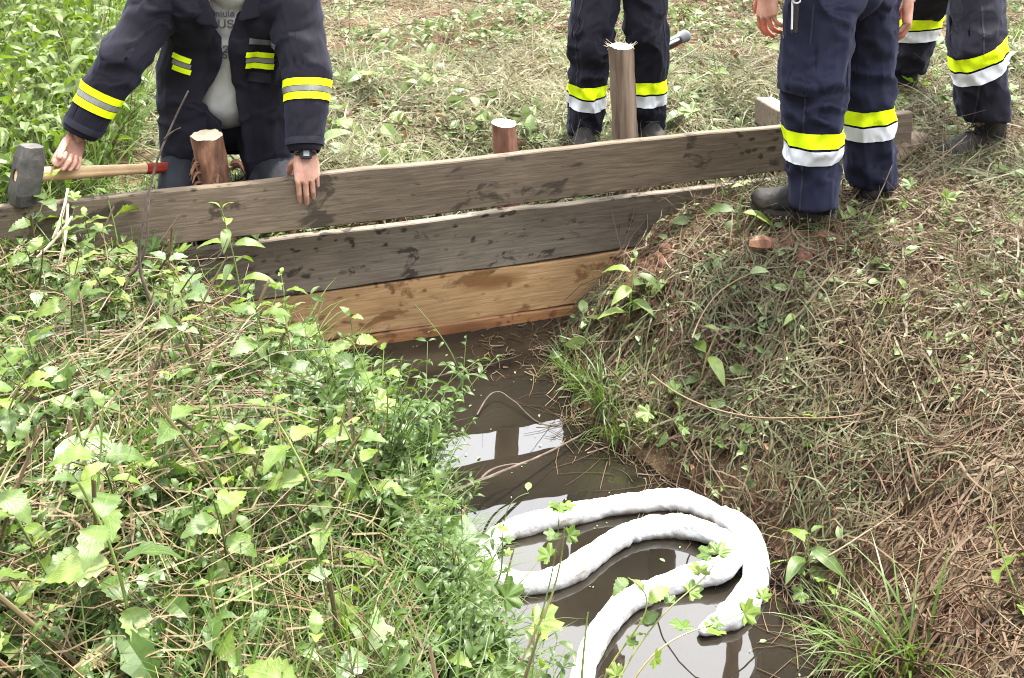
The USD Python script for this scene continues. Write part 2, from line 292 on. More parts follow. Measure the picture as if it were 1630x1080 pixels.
def log_mesh(top, bot, r0, r1, seed, rings=60, sides=56, rough=0.05, square=0.0, grooves=()):
    """an uneven round (or squarish) stake; returns (side, cut face)"""
    t = np.linspace(0, 1, rings); ang = np.arange(sides) * 2 * np.pi / sides
    ax = np.asarray(top) - bot; d = unit(ax); a = unit(np.cross(d, [0.3, 1, 0.0])); b = np.cross(d, a)
    T, An = np.meshgrid(t, ang, indexing='ij')
    sq = (1 - square) + square / np.maximum(np.abs(np.cos(An + 0.5)), np.abs(np.sin(An + 0.5))) * 0.88
    nz = fbm(np.stack([np.cos(An) * 2.2 + seed, np.sin(An) * 2.2, T * np.linalg.norm(ax) * 14], -1), 4, seed) - 0.5
    nk = fbm(np.stack([np.cos(An) * 7 + seed, np.sin(An) * 7, T * 3], -1), 3, seed + 1) - 0.5
    R = (r0 + (r1 - r0) * T) * sq * (1 + rough * 2 * nz + rough * nk)
    for a0_, wd_, dp_ in grooves: R = R * (1 - dp_ * np.exp(-(((An - a0_ - 0.25 * (fbm(np.stack([T * 6, T * 0 + seed, T * 0], -1), 3, seed) - 0.5) + np.pi) % (2 * np.pi) - np.pi) / wd_) ** 2) * np.clip(T * 1.6 - 0.2, 0, 1))
    p = np.asarray(bot)[None, None] + T[..., None] * ax + R[..., None] * (np.cos(An)[..., None] * a + np.sin(An)[..., None] * b)
    tilt = (np.cos(ang) * 0.12 + 0.17 * (fbm(np.c_[np.cos(ang), np.sin(ang), ang * 0] * 3, 3, seed) - 0.5))
    p[-1] += (R[-1] * tilt)[:, None] * d
    i, j = np.meshgrid(np.arange(rings - 1), np.arange(sides), indexing='ij')
    q = np.stack([i * sides + j, i * sides + (j + 1) % sides, (i + 1) * sides + (j + 1) % sides, (i + 1) * sides + j], -1).reshape(-1, 4)
    rim = p[-1]; c = rim.mean(0); k = np.arange(sides)
    inner = c + (rim - c) * 0.9 + d * 0.003
    cv = np.vstack([rim + d * 0.0005, inner, c + d * 0.004]); n = sides
    cf = np.vstack([np.c_[k, (k + 1) % n, n + (k + 1) % n], np.c_[k, n + (k + 1) % n, n + k], np.c_[n + k, n + (k + 1) % n, np.full(n, 2 * n)]])
    return (p.reshape(-1, 3), np.vstack([q[:, [0, 1, 2]], q[:, [0, 2, 3]]])), (cv, cf)
def stake(label, top, bot, r0, r1, bark, seed, group=None, square=0.0, rough=0.05, grooves=()):
    side, cut = log_mesh(top, bot, r0, r1, seed, square=square, rough=rough, grooves=grooves)
    st = thing('wooden_stake', (0, 0, 0), label=label, category='stake', group='stakes behind the dam boards')
    obj('trunk', side, bark, st, smooth=50); obj('cut_end', cut, 'cut_wood', st, smooth=40)
    return st
st1 = stake('short thick round stake with flaking bark in front of the kneeling man', W(0.635, -0.2, 0.336), W(0.72, -0.195, -0.6), 0.047, 0.053, 'bark', 4, rough=0.13, grooves=((4.2, 0.10, 0.12), (5.4, 0.06, 0.10)))
chips = []
for k in range(16):
    a_ = rng.uniform(0, 6.28); h_ = rng.uniform(0.16, 0.24)
    c0 = W(0.66, -0.2, h_) + V(math.cos(a_), math.sin(a_), 0) * 0.05
    chips.append(vf(trimesh.Trimesh(*tube(curve([c0, c0 + V(math.cos(a_), math.sin(a_), 0.1) * 0.02 + [0, 0, 0.012], c0 + V(math.cos(a_), math.sin(a_), -0.4) * 0.045], 5), [0.006, 0.008, 0.007, 0.005, 0.002], 4))))
obj('loose_bark', join(chips), 'bark', st1, kind='stuff')
stake('short reddish stake with a pale cut top near the middle of the dam', W(1.712, -0.2, 0.275), W(1.76, -0.195, -0.6), 0.043, 0.046, 'red_bark', 9, rough=0.10, grooves=((4.9, 0.07, 0.14),))
st3 = stake('tall grey weathered post with a splintered top leaning before the trouser legs', W(2.185, -0.2, 0.54), W(2.26, -0.2, -0.5), 0.047, 0.044, 'old_post_wood', 15, square=0.7, rough=0.06, grooves=((5.3, 0.035, 0.22), (4.3, 0.03, 0.14), (3.4, 0.05, 0.2)))
sp = []
for k in range(34):
    a_ = rng.uniform(0, 6.28); r_ = 0.04 * math.sqrt(rng.uniform(0.2, 1)); b_ = W(2.185, -0.2, 0.535) + V(math.cos(a_) * r_, math.sin(a_) * r_, 0)
    e_ = b_ + V(math.cos(a_) * rng.uniform(0, 0.03), math.sin(a_) * rng.uniform(0, 0.03), rng.uniform(0.004, 0.022))
    sp.append(tube([b_, (b_ + e_) / 2 + rng.normal(0, 0.003, 3), e_ + rng.normal(0, 0.008, 3)], [0.0011, 0.0009, 0.0004], 4))
obj('splinters', join(sp), 'cut_wood', st3, kind='stuff')
blk = tm(blob([(V(x, y, z), 0.006) for x in (-0.036, 0.036) for y in (-0.16, 0.16) for z in (-0.05, 0.05)]).refine_to_length(0.02))
b0 = thing('timber_offcut', W(2.965, -0.34, 0.135), (-8, 0, ANG - 14), label='pale topped timber offcut lying behind the dam beside the trouser leg', category='timber')
obj('block', blk, 'weathered_board', b0, smooth=40)
obj('sawn_face', trimesh.creation.box((0.07, 0.31, 0.004), trimesh.transformations.translation_matrix((0, 0, 0.057))), 'cut_wood', b0)
rt = on_z(1418, 250, 0.05); rt2 = on_z(1476, 222, 0.05)
rp = curve([rt + [-0.02, 0.0, -0.04], rt * 0.6 + rt2 * 0.4 + [0, 0, 0.015], rt2 + [0, 0, 0.0]], 12)
rv, rf = tube(rp, [0.03, 0.04, 0.043, 0.045, 0.044, 0.043, 0.04, 0.036, 0.03, 0.026, 0.018, 0.008], 12)
rv = rv + (fbm(rv * 30, 3, 6)[:, None] - 0.5) * 0.03
obj('broken_root', (rv, rf), 'old_post_wood', smooth=40, label='dark broken root lying at the far end of the topmost board', category='root')
ws = on_z(1207, 400, -0.04)
rv, rf = tube([ws + [-0.03, 0, 0.03], ws + [0.0, -0.01, 0.035], ws + [0.05, 0.02, 0.01]], [0.012, 0.03, 0.022], 7)
obj('wood_chunk', (rv + (fbm(rv * 50, 2, 8)[:, None] - 0.5) * 0.02, rf), 'bark', label='split chunk of brown wood on the soil before the left boot', category='wood')

# ------------------------------------------------------------------ white absorbent boom on the water
BR = 0.0295
bp = [(1114, 1006), (1143, 992), (1181, 964), (1201, 926), (1201, 881), (1181, 845), (1139, 818), (1085, 797), (1027, 799), (960, 809), (900, 822), (820, 841), (783, 862), (772, 890), (800, 922), (845, 929), (919, 904), (964, 870), (1027, 842), (1091, 840), (1139, 854), (1166, 876), (1155, 902), (1107, 917), (1043, 939), (996, 961), (964, 996), (938, 1041), (926, 1085), (926, 1160), (940, 1240)]
zs = np.full(len(bp), ZW + 0.014); zs[19:24] += [0.006, 0.016, 0.02, 0.018, 0.008]
path = curve([on_z(x, y, z) for (x, y), z in zip(bp, zs)], 420)
u_ = np.linspace(0, 1, 420)
rr = BR * (1 + 0.05 * np.sin(u_ * 61) + 0.10 * (fbm(np.c_[u_ * 45, u_ * 0, u_ * 0], 3, 4) - 0.5))
rr *= 1 + 0.22 * np.exp(-((u_ - 0.10) / 0.07) ** 2)
rr[:14] *= np.sqrt(np.linspace(0.06, 1, 14)); rr[-14:] *= np.sqrt(np.linspace(1, 0.06, 14))
bv, bf = tube(path, rr, 28)
cen = np.repeat(path, 28, 0); nrm = unit(bv[:-2] - cen)
along = np.repeat(u_ * 5.2, 28)
wr = fbm(np.c_[along * 26, nrm[:, 0] * 2.0, nrm[:, 1] * 2 + nrm[:, 2]], 4, 12) - 0.5; wr2 = fbm(np.c_[bv[:-2] * 17], 3, 3) - 0.5
for s0 in (0.175, 0.42, 0.60, 0.685, 0.80):
    wr2 += 0.9 * (fbm(np.c_[along * 60, nrm * 3], 2, 5) - 0.5) * np.exp(-((np.repeat(u_, 28) - s0) / 0.012) ** 2) - 0.45 * np.exp(-((np.repeat(u_, 28) - s0) / 0.004) ** 2)
pl = 1 - np.abs(2 * meshkit.noise(np.c_[along * 70 + wr * 4, nrm * 1.3], 21) - 1)
bv[:-2] += nrm * (0.008 * wr + 0.010 * wr2 + 0.0022 * (pl ** 2 - 0.4) * np.clip(0.4 + 3 * (fbm(np.c_[along * 6, nrm * 0.6], 2, 8) - 0.45), 0.1, 1.4))[:, None]
mat('boom_fabric', {'tc': ('texture_coordinate', {}), 'n': ('noise_texture', {'scale': 14.0, 'detail': 6.0}), 'r': ('rgb_ramp', {'ramp': [(0.28, (0.22, 0.205, 0.17)), (0.42, (0.33, 0.33, 0.325)), (0.6, (0.40, 0.40, 0.40))]}),
    'geo': ('geometry', {}), 'sx': ('separate_xyz', {}), 'zr': ('map_range', {'from_min': ZW + 0.045, 'from_max': ZW - 0.005, 'to_min': -0.35, 'to_max': 0.55}), 'ns': ('noise_texture', {'scale': 19.0, 'detail': 5.0}), 'zm': ('math', {'math_type': 'multiply_add', 'value2': 1.0}), 'rr': ('rgb_ramp', {'ramp': [(0.5, (0, 0, 0)), (0.95, (0.85, 0.85, 0.85))]}), 'mw': ('mix_color', {'b': (0.10, 0.075, 0.045)}),
    'nb': ('noise_texture', {'scale': 70.0, 'detail': 4.0}), 'b': ('bump', {'strength': 0.6, 'distance': 0.005}), 'p': ('principled_bsdf', {'roughness': 0.8, 'specular_ior_level': 0.25, 'sheen_weight': 0.2})},
    [('tc.object', 'n.vector'), ('n.fac', 'r.fac'), ('geo.position', 'sx.vector'), ('sx.z', 'zr.value'), ('ns.fac', 'zm.value1'), ('zr.result', 'zm.value3'), ('zm.value', 'rr.fac'), ('tc.object', 'ns.vector'), ('r.color', 'mw.a'), ('rr.color', 'mw.fac'), ('mw.result', 'p.base_color'), ('tc.object', 'nb.vector'), ('nb.fac', 'b.height'), ('b.normal', 'p.normal')])
noisy('black_cord', [(0.3, (0.012, 0.012, 0.012)), (0.7, (0.03, 0.03, 0.03))], rough=0.6)
boom = thing('absorbent_boom', label='long white absorbent boom looped like a pretzel on the dark water', category='boom')
obj('sleeve', (bv, bf), 'boom_fabric', boom, smooth=True)
tie = path[7]; 
obj('end_tie', tube([path[6] + 0.02 * (math.cos(a) * V(0.2, 0, 1) + math.sin(a) * V(0.6, -0.75, 0)) for a in np.linspace(0, 6.28, 20)], 0.003, 6), 'black_cord', boom)
# ------------------------------------------------------------------ people
def cloth_mat(name, c, rough=0.85, spec=0.15, var=0.3, sheen=0.05):
    c = np.array(c)
    mat(name, {'tc': ('texture_coordinate', {}), 'n': ('noise_texture', {'scale': 7.0, 'detail': 5.0}), 'r': ('rgb_ramp', {'ramp': [(0.3, tuple(c * (1 - var))), (0.7, tuple(c * (1 + var)))]}),
               'w': ('noise_texture', {'scale': 420.0, 'detail': 2.0}), 'b': ('bump', {'strength': 0.35, 'distance': 0.0015}),
               'p': ('principled_bsdf', {'roughness': rough, 'specular_ior_level': spec, 'sheen_weight': sheen, 'sheen_roughness': 0.5, 'sheen_tint': (0.6, 0.65, 1.0)})},
        [('tc.object', 'n.vector'), ('n.fac', 'r.fac'), ('r.color', 'p.base_color'), ('tc.object', 'w.vector'), ('w.fac', 'b.height'), ('b.normal', 'p.normal')])
cloth_mat('navy_cloth', (0.007, 0.0068, 0.0115))
cloth_mat('dark_navy_cloth', (0.0085, 0.0078, 0.0125))
cloth_mat('blue_navy_cloth', (0.0095, 0.0102, 0.0225))
cloth_mat('grey_shirt', (0.30, 0.30, 0.29))
cloth_mat('grey_tag', (0.11, 0.11, 0.125))
cloth_mat('edge_piping', (0.02, 0.02, 0.028))
noisy('yellow_band', [(0.3, (0.66, 0.86, 0.0)), (0.7, (0.74, 0.95, 0.005))], scale=30, rough=0.5, bump=0.0006, bscale=300)
noisy('silver_band', [(0.3, (0.50, 0.52, 0.55)), (0.7, (0.60, 0.62, 0.65))], scale=20, rough=0.35, bump=0.0006, bscale=260)
noisy('dull_silver_band', [(0.3, (0.15, 0.15, 0.135)), (0.7, (0.21, 0.21, 0.19))], scale=20, rough=0.4, bump=0.0006, bscale=260)
noisy('skin', [(0.3, (0.27, 0.13, 0.09)), (0.5, (0.36, 0.195, 0.14)), (0.7, (0.43, 0.25, 0.19))], scale=22, rough=0.5, bump=0.0012, bscale=160, subsurface_weight=0.12, subsurface_scale=0.01)
noisy('nail', [(0.3, (0.42, 0.26, 0.21)), (0.7, (0.48, 0.31, 0.26))], scale=40, rough=0.3)
noisy('hair', [(0.3, (0.02, 0.013, 0.008)), (0.7, (0.06, 0.04, 0.025))], scale=60, rough=0.6, bump=0.003)
noisy('boot_leather', [(0.3, (0.008, 0.0075, 0.0075)), (0.52, (0.018, 0.016, 0.015)), (0.70, (0.045, 0.034, 0.025)), (0.85, (0.10, 0.075, 0.05))], scale=14, rough=0.7, spec=0.2, bump=0.002, bscale=60)
noisy('boot_sole', [(0.3, (0.012, 0.011, 0.011)), (0.7, (0.05, 0.038, 0.028))], scale=12, rough=0.85, bump=0.002)
noisy('dirty_jeans', [(0.35, (0.008, 0.009, 0.013)), (0.7, (0.022, 0.026, 0.035))], scale=9, rough=0.85, bump=0.001, bscale=200)
noisy('black_plastic', [(0.3, (0.01, 0.01, 0.011)), (0.7, (0.02, 0.02, 0.022))], rough=0.35)
noisy('red_plastic', [(0.3, (0.16, 0.018, 0.011)), (0.7, (0.24, 0.03, 0.018))], rough=0.4)
noisy('pale_plastic', [(0.3, (0.45, 0.46, 0.48)), (0.7, (0.6, 0.61, 0.63))], rough=0.3)
noisy('shirt_print', [(0.3, (0.05, 0.05, 0.055)), (0.7, (0.10, 0.10, 0.105))], scale=60, rough=0.8)

def garment(bones, cuts=(), edge=0.016, it=14, amp=0.007, seed=0, joints=(), holes=(), stiff=0.6):
    """cloth round a set of bones: union, cut ends, smooth, then folds that run across each limb and gather at joints"""
    man = union([bone(p, q, rp, rq) for p, q, rp, rq in bones])
    for o, n in cuts:
        n = unit(n); man = man.trim_by_plane(tuple(n), float(np.dot(n, o)))
    t = soft(man, edge, it)
    v = np.array(t.vertices); nv = np.array(t.vertex_normals)
    best = np.full(len(v), 1e9); ax = np.zeros(len(v)); rad = np.zeros((len(v), 3)); off = 0.0
    for k, (p, q, rp, rq) in enumerate(bones):
        d = q - p; L = max(np.linalg.norm(d), 1e-6); u = np.clip(((v - p) @ d) / L ** 2, 0, 1); c = p + u[:, None] * d
        dist = np.linalg.norm(v - c, axis=1) - (rp + (rq - rp) * u); m = dist < best
        best[m] = dist[m]; ax[m] = (u * L)[m] + k * 0.37; rad[m] = unit(v - c)[m]
    g = np.full(len(v), stiff)
    for j, r, a in joints: g = g + a * np.exp(-(np.linalg.norm(v - j, axis=1) / r) ** 2)
    warp = (fbm(v * 6, 3, seed + 5) - 0.5) * 1.2
    n1 = meshkit.noise(np.c_[ax * 17 + warp * 2.2 + rad @ [0.9, 0.5, 0.3], rad * 1.15 + seed], seed); n1 = 1 - np.abs(2 * n1 - 1)
    n2 = meshkit.noise(np.c_[ax * 34 + warp * 3 - rad @ [0.6, 1.1, 0.2] * 1.5, rad * 2.0 + 7], seed + 1); n2 = 1 - np.abs(2 * n2 - 1)
    n3 = fbm(v * 5, 3, seed + 2) - 0.5
    v = v + nv * (amp * g * (1.5 * (n1 - 0.5) + 0.55 * (n2 - 0.5)) + amp * 1.6 * n3)[:, None]
    return trimesh.Trimesh(v, t.faces, process=False)
def wrap_band(mesh, p, axis, h0, h1, off=0.0028, radius=0.16, extra=()):
    """the strip of a garment between two planes across a limb, lifted off the cloth"""
    axis = unit(axis); m = mesh
    nrm0 = np.array(mesh.vertex_normals)
    m = trimesh.Trimesh(mesh.vertices + nrm0 * off, mesh.faces, process=False)
    for o, n in [(p + axis * h0, axis), (p + axis * h1, -axis), *extra]:
        m = m.slice_plane(o, n, cap=False)
    tc = m.triangles_center - p; rad = tc - np.outer(tc @ axis, axis)
    keep = (np.linalg.norm(rad, axis=1) < radius) & (np.einsum('ij,ij->i', m.face_normals, rad) > 0 if radius < 1 else np.ones(len(m.faces), bool))
    m.update_faces(keep); m.remove_unreferenced_vertices()
    if radius < 1 and len(m.faces):
        m.merge_vertices(); parts = m.split(only_watertight=False); big = max(x.area for x in parts); m = trimesh.util.concatenate([x for x in parts if x.area > 0.06 * big])
    return m
def hand(wrist, fdir, back, curls, spread=(0.10, 0.02, -0.06, -0.14), thumb=(0.8, 0.5, 0.25), left=False, scale=1.0, side=None):
    """palm, four jointed fingers and a thumb. fdir: towards the fingers, back: out of the back of the hand. returns the flesh and the nails"""
    f = unit(fdir); b = unit(np.asarray(back) - f * np.dot(back, f)); sd = np.cross(f, b) * (1 if left else -1)
    S_ = scale; w = np.asarray(wrist, float)
    kn = [w + f * l * S_ + sd * x * S_ + b * z * S_ for l, x, z in ((0.094, 0.030, 0.002), (0.097, 0.008, 0.006), (0.092, -0.013, 0.004), (0.083, -0.031, -0.002))]
    ms = [blob([(w + sd * 0.018 * S_, 0.019 * S_), (w - sd * 0.018 * S_, 0.018 * S_), (w + f * 0.03 * S_ + sd * 0.026 * S_ - b * 0.006 * S_, 0.017 * S_), (w + f * 0.03 * S_ - sd * 0.026 * S_ - b * 0.004 * S_, 0.015 * S_)] + [(k - f * 0.006 * S_ - b * 0.002, 0.0125 * S_) for k in kn])]
    nails = []
    for k, (L, r) in enumerate((((0.043, 0.026, 0.021), 0.0098), ((0.047, 0.029, 0.023), 0.0100), ((0.043, 0.027, 0.022), 0.0094), ((0.034, 0.021, 0.019), 0.0084))):
        d = unit(f + sd * spread[k]); bb = unit(b - d * np.dot(b, d)); p = kn[k]
        for i, (l, c) in enumerate(zip(L, curls[k])):
            d, bb = d * math.cos(c) - bb * math.sin(c), bb * math.cos(c) + d * math.sin(c)
            q = p + d * l * S_; ms.append(bone(p, q, r * S_ * (1.06 - 0.1 * i), r * S_ * (0.97 - 0.1 * i))); p = q
        sx = np.cross(d, bb); c0 = p - d * 0.004 * S_ + bb * r * S_ * 0.66
        nails.append(blob([(c0 + d * a * S_ + sx * e * S_, 0.0016 * S_) for a in (-0.006, 0.007) for e in (-0.004, 0.004)] + [(c0 + bb * 0.0014, 0.002 * S_)]))
    t0 = w + f * 0.022 * S_ + sd * 0.028 * S_ - b * 0.006 * S_
    td = unit(sd * thumb[0] + f * thumb[1] - b * thumb[2]); t1 = t0 + td * 0.042 * S_
    td2 = unit(td * 0.7 + f * 0.7 - b * thumb[2] * 0.6); t2 = t1 + td2 * 0.032 * S_; td3 = unit(td2 + f * 0.2 - sd * 0.25); t3 = t2 + td3 * 0.024 * S_
    ms += [bone(t0, t1, 0.016 * S_, 0.0122 * S_), bone(t1, t2, 0.0118 * S_, 0.0105 * S_), bone(t2, t3, 0.0105 * S_, 0.0088 * S_)]
    m = soft(union(ms), 0.0036 * S_, 8)
    return m, [tm(x) for x in nails]
def head_parts(c, fwd, tilt=0.0):
    """skull with brow, nose, mouth, chin and ears, and a cap of short hair. c is the middle of the head"""
    f = unit(np.array([fwd[0], fwd[1], -tilt])); r = unit(np.cross(f, [0, 0, 1.0])); u = np.cross(r, f)
    P = lambda a, b, h: c + r * a + f * b + u * h
    ms = [blob([(P(0, -0.02, 0.03), 0.092), (P(0, 0.015, 0.045), 0.078), (P(0, 0.03, -0.03), 0.062)]), blob([(P(0, 0.058, -0.085), 0.026), (P(0.03, 0.01, -0.06), 0.03), (P(-0.03, 0.01, -0.06), 0.03), (P(0, 0.05, -0.03), 0.045)]),
          blob([(P(0, 0.086, 0.012), 0.009), (P(0, 0.110, -0.026), 0.011), (P(0.014, 0.094, -0.03), 0.007), (P(-0.014, 0.094, -0.03), 0.007)]), blob([(P(0.042, 0.078, 0.028), 0.009), (P(-0.042, 0.078, 0.028), 0.009), (P(0, 0.09, 0.026), 0.008)]),
          blob([(P(0.02, 0.087, -0.056), 0.006), (P(-0.02, 0.087, -0.056), 0.006), (P(0, 0.092, -0.052), 0.007)]), blob([(P(0.018, 0.085, -0.067), 0.006), (P(-0.018, 0.085, -0.067), 0.006)])]
    for s in (-1, 1): ms.append(blob([(P(s * 0.083, -0.012, 0.02), 0.012), (P(s * 0.086, -0.012, -0.022), 0.009), (P(s * 0.078, 0.0, 0.0), 0.01)]))
    skull = union(ms)
    hair = blob([(P(0, -0.026, 0.04), 0.097), (P(0, 0.012, 0.058), 0.079), (P(0, -0.05, -0.03), 0.06)]).trim_by_plane(tuple(unit(-f * 0.8 + u)), float(np.dot(unit(-f * 0.8 + u), P(0, 0.03, 0.012))))
    eyes = [tm(bone(P(s * 0.031, 0.074, 0.012), P(s * 0.031, 0.0745, 0.012), 0.0125)) for s in (-1, 1)]
    return skull, soft(hair, 0.012, 4), eyes
noisy('eye', [(0.3, (0.6, 0.58, 0.55)), (0.7, (0.7, 0.68, 0.66))], rough=0.15)
def flesh(J, person, skin='skin'):
    """the body as one surface: head, neck, trunk, arms to the wrist and legs"""
    sk, hair, eyes = head_parts(J['head'], J['face'], J.get('tilt', 0.1))
    ms = [sk, bone(J['head'] + [0, 0, -0.07], J['neck'], 0.052, 0.06), blob([(J['shL'], 0.05), (J['shR'], 0.05), (J['neck'], 0.055), (J['chest'], 0.11)]), bone(J['chest'], J['pelvis'], 0.11, 0.12)]
    for s in 'LR':
        ms += [bone(J['sh' + s], J['el' + s], 0.045, 0.038), bone(J['el' + s], J['wr' + s], 0.037, 0.024), bone(J['hip' + s], J['kn' + s], 0.075, 0.052), bone(J['kn' + s], J['an' + s], 0.05, 0.036), bone(J['pelvis'], J['hip' + s], 0.1, 0.08)]
    body = soft(union(ms), 0.022, 4)
    hs = [trimesh.Trimesh(*h) if isinstance(h, tuple) else h for h in J['hands']]
    obj('body', join([vf(body)] + [vf(h) for h in hs]), skin, person, smooth=True)
    obj('hair', hair, 'hair', person, smooth=True); [obj('eye', e, 'eye', person, smooth=True) for e in eyes]
    for n_ in (x for ns in J['nails'] for x in ns): obj('fingernail', n_, 'nail', person, smooth=True)
def boot(ankle, toe_dir, person, size=1.0, ground=0.0, laces=True):
    """a laced safety boot: shaped upper with toe cap and shaft, lugged sole with a heel, laces"""
    f = unit(V(toe_dir[0], toe_dir[1], 0)); r = V(f[1], -f[0], 0); a = V(ankle[0], ankle[1], ground); S_ = size
    P = lambda x, y, z: a + f * x * S_ + r * y * S_ + V(0, 0, z * S_)
    up = union([blob([(P(-0.055, 0, 0.05), 0.036), (P(-0.05, 0, 0.09), 0.036), (P(0.02, 0, 0.06), 0.042), (P(0.03, 0, 0.085), 0.034)]), blob([(P(0.02, 0, 0.055), 0.042), (P(0.12, 0.012, 0.05), 0.042), (P(0.12, -0.016, 0.05), 0.040), (P(0.06, 0, 0.088), 0.03)]),
                blob([(P(0.13, 0.012, 0.05), 0.041), (P(0.185, 0.006, 0.048), 0.036), (P(0.175, -0.02, 0.046), 0.034)]), blob([(P(-0.05, 0, 0.09), 0.037), (P(0.012, 0, 0.10), 0.04), (P(-0.03, 0, 0.2), 0.048), (P(0.0, 0, 0.2), 0.048)])])
    up = up.trim_by_plane((0, 0, 1), float(ground + 0.026 * S_))
    t = soft(up, 0.011, 6); v = np.array(t.vertices); loc = (v - a)
    cre = (1 - np.abs(2 * meshkit.noise(np.c_[(loc @ f) * 60 + fbm(v * 20, 2, 3) * 2, (loc @ r) * 9, loc[:, 2] * 30], 4) - 1)) - 0.5
    v = v + np.array(t.vertex_normals) * (0.003 * cre)[:, None]
    b = obj('boot', (v, t.faces), 'boot_leather', person, smooth=True)
    out = shapely.Polygon([(-0.092, 0), (-0.085, 0.028), (-0.05, 0.04), (0.02, 0.036), (0.1, 0.052), (0.17, 0.045), (0.215, 0.012), (0.222, -0.012), (0.2, -0.045), (0.12, -0.053), (0.02, -0.04), (-0.05, -0.04), (-0.085, -0.028)]).buffer(0.006).simplify(0.001)
    heel = out.intersection(shapely.box(-0.2, -0.1, -0.005, 0.1)).buffer(-0.001)
    lugs = [out.buffer(-0.002).intersection(shapely.box(x, -0.1, x + 0.014, 0.1)) for x in np.arange(0.045, 0.21, 0.022)]
    sm = [trimesh.creation.extrude_polygon(out, 0.018, engine='earcut')]; sm[0].apply_translation((0, 0, 0.012))
    for g in [heel] + lugs:
        if g.geom_type == 'Polygon' and not g.is_empty: sm.append(trimesh.creation.extrude_polygon(g, 0.0125, engine='earcut'))
    s_ = trimesh.util.concatenate(sm); M = np.eye(4); M[:3, 0] = f * S_; M[:3, 1] = -r * S_; M[:3, 2] = (0, 0, S_); M[:3, 3] = a
    s_.apply_transform(M); obj('sole', s_, 'boot_sole', b)
    if laces:
        ls = []
        for k in range(5):
            x = 0.085 - k * 0.018; z = 0.104 + k * 0.017
            for sg in (-1, 1): ls.append(tube(curve([P(x, sg * 0.03, z - 0.008), P(x - 0.004, 0, z + 0.012), P(x - 0.016, -sg * 0.03, z + 0.008)], 8), 0.0028 * S_, 5))
        obj('laces', join(ls), 'black_cord', b)
def leg_bands(tr, p, axis, person, h, radius=0.15, hs=0.055):
    obj('yellow_band', wrap_band(tr, p, axis, h + 0.004, h + 0.004 + hs, radius=radius), 'yellow_band', person, smooth=True)
    obj('silver_band', wrap_band(tr, p, axis, h - hs - 0.004, h - 0.004, radius=radius), 'silver_band', person, smooth=True)
R_ = math.radians
relaxed = [(R_(18), R_(25), R_(15)), (R_(22), R_(28), R_(18)), (R_(28), R_(32), R_(20)), (R_(32), R_(34), R_(22))]

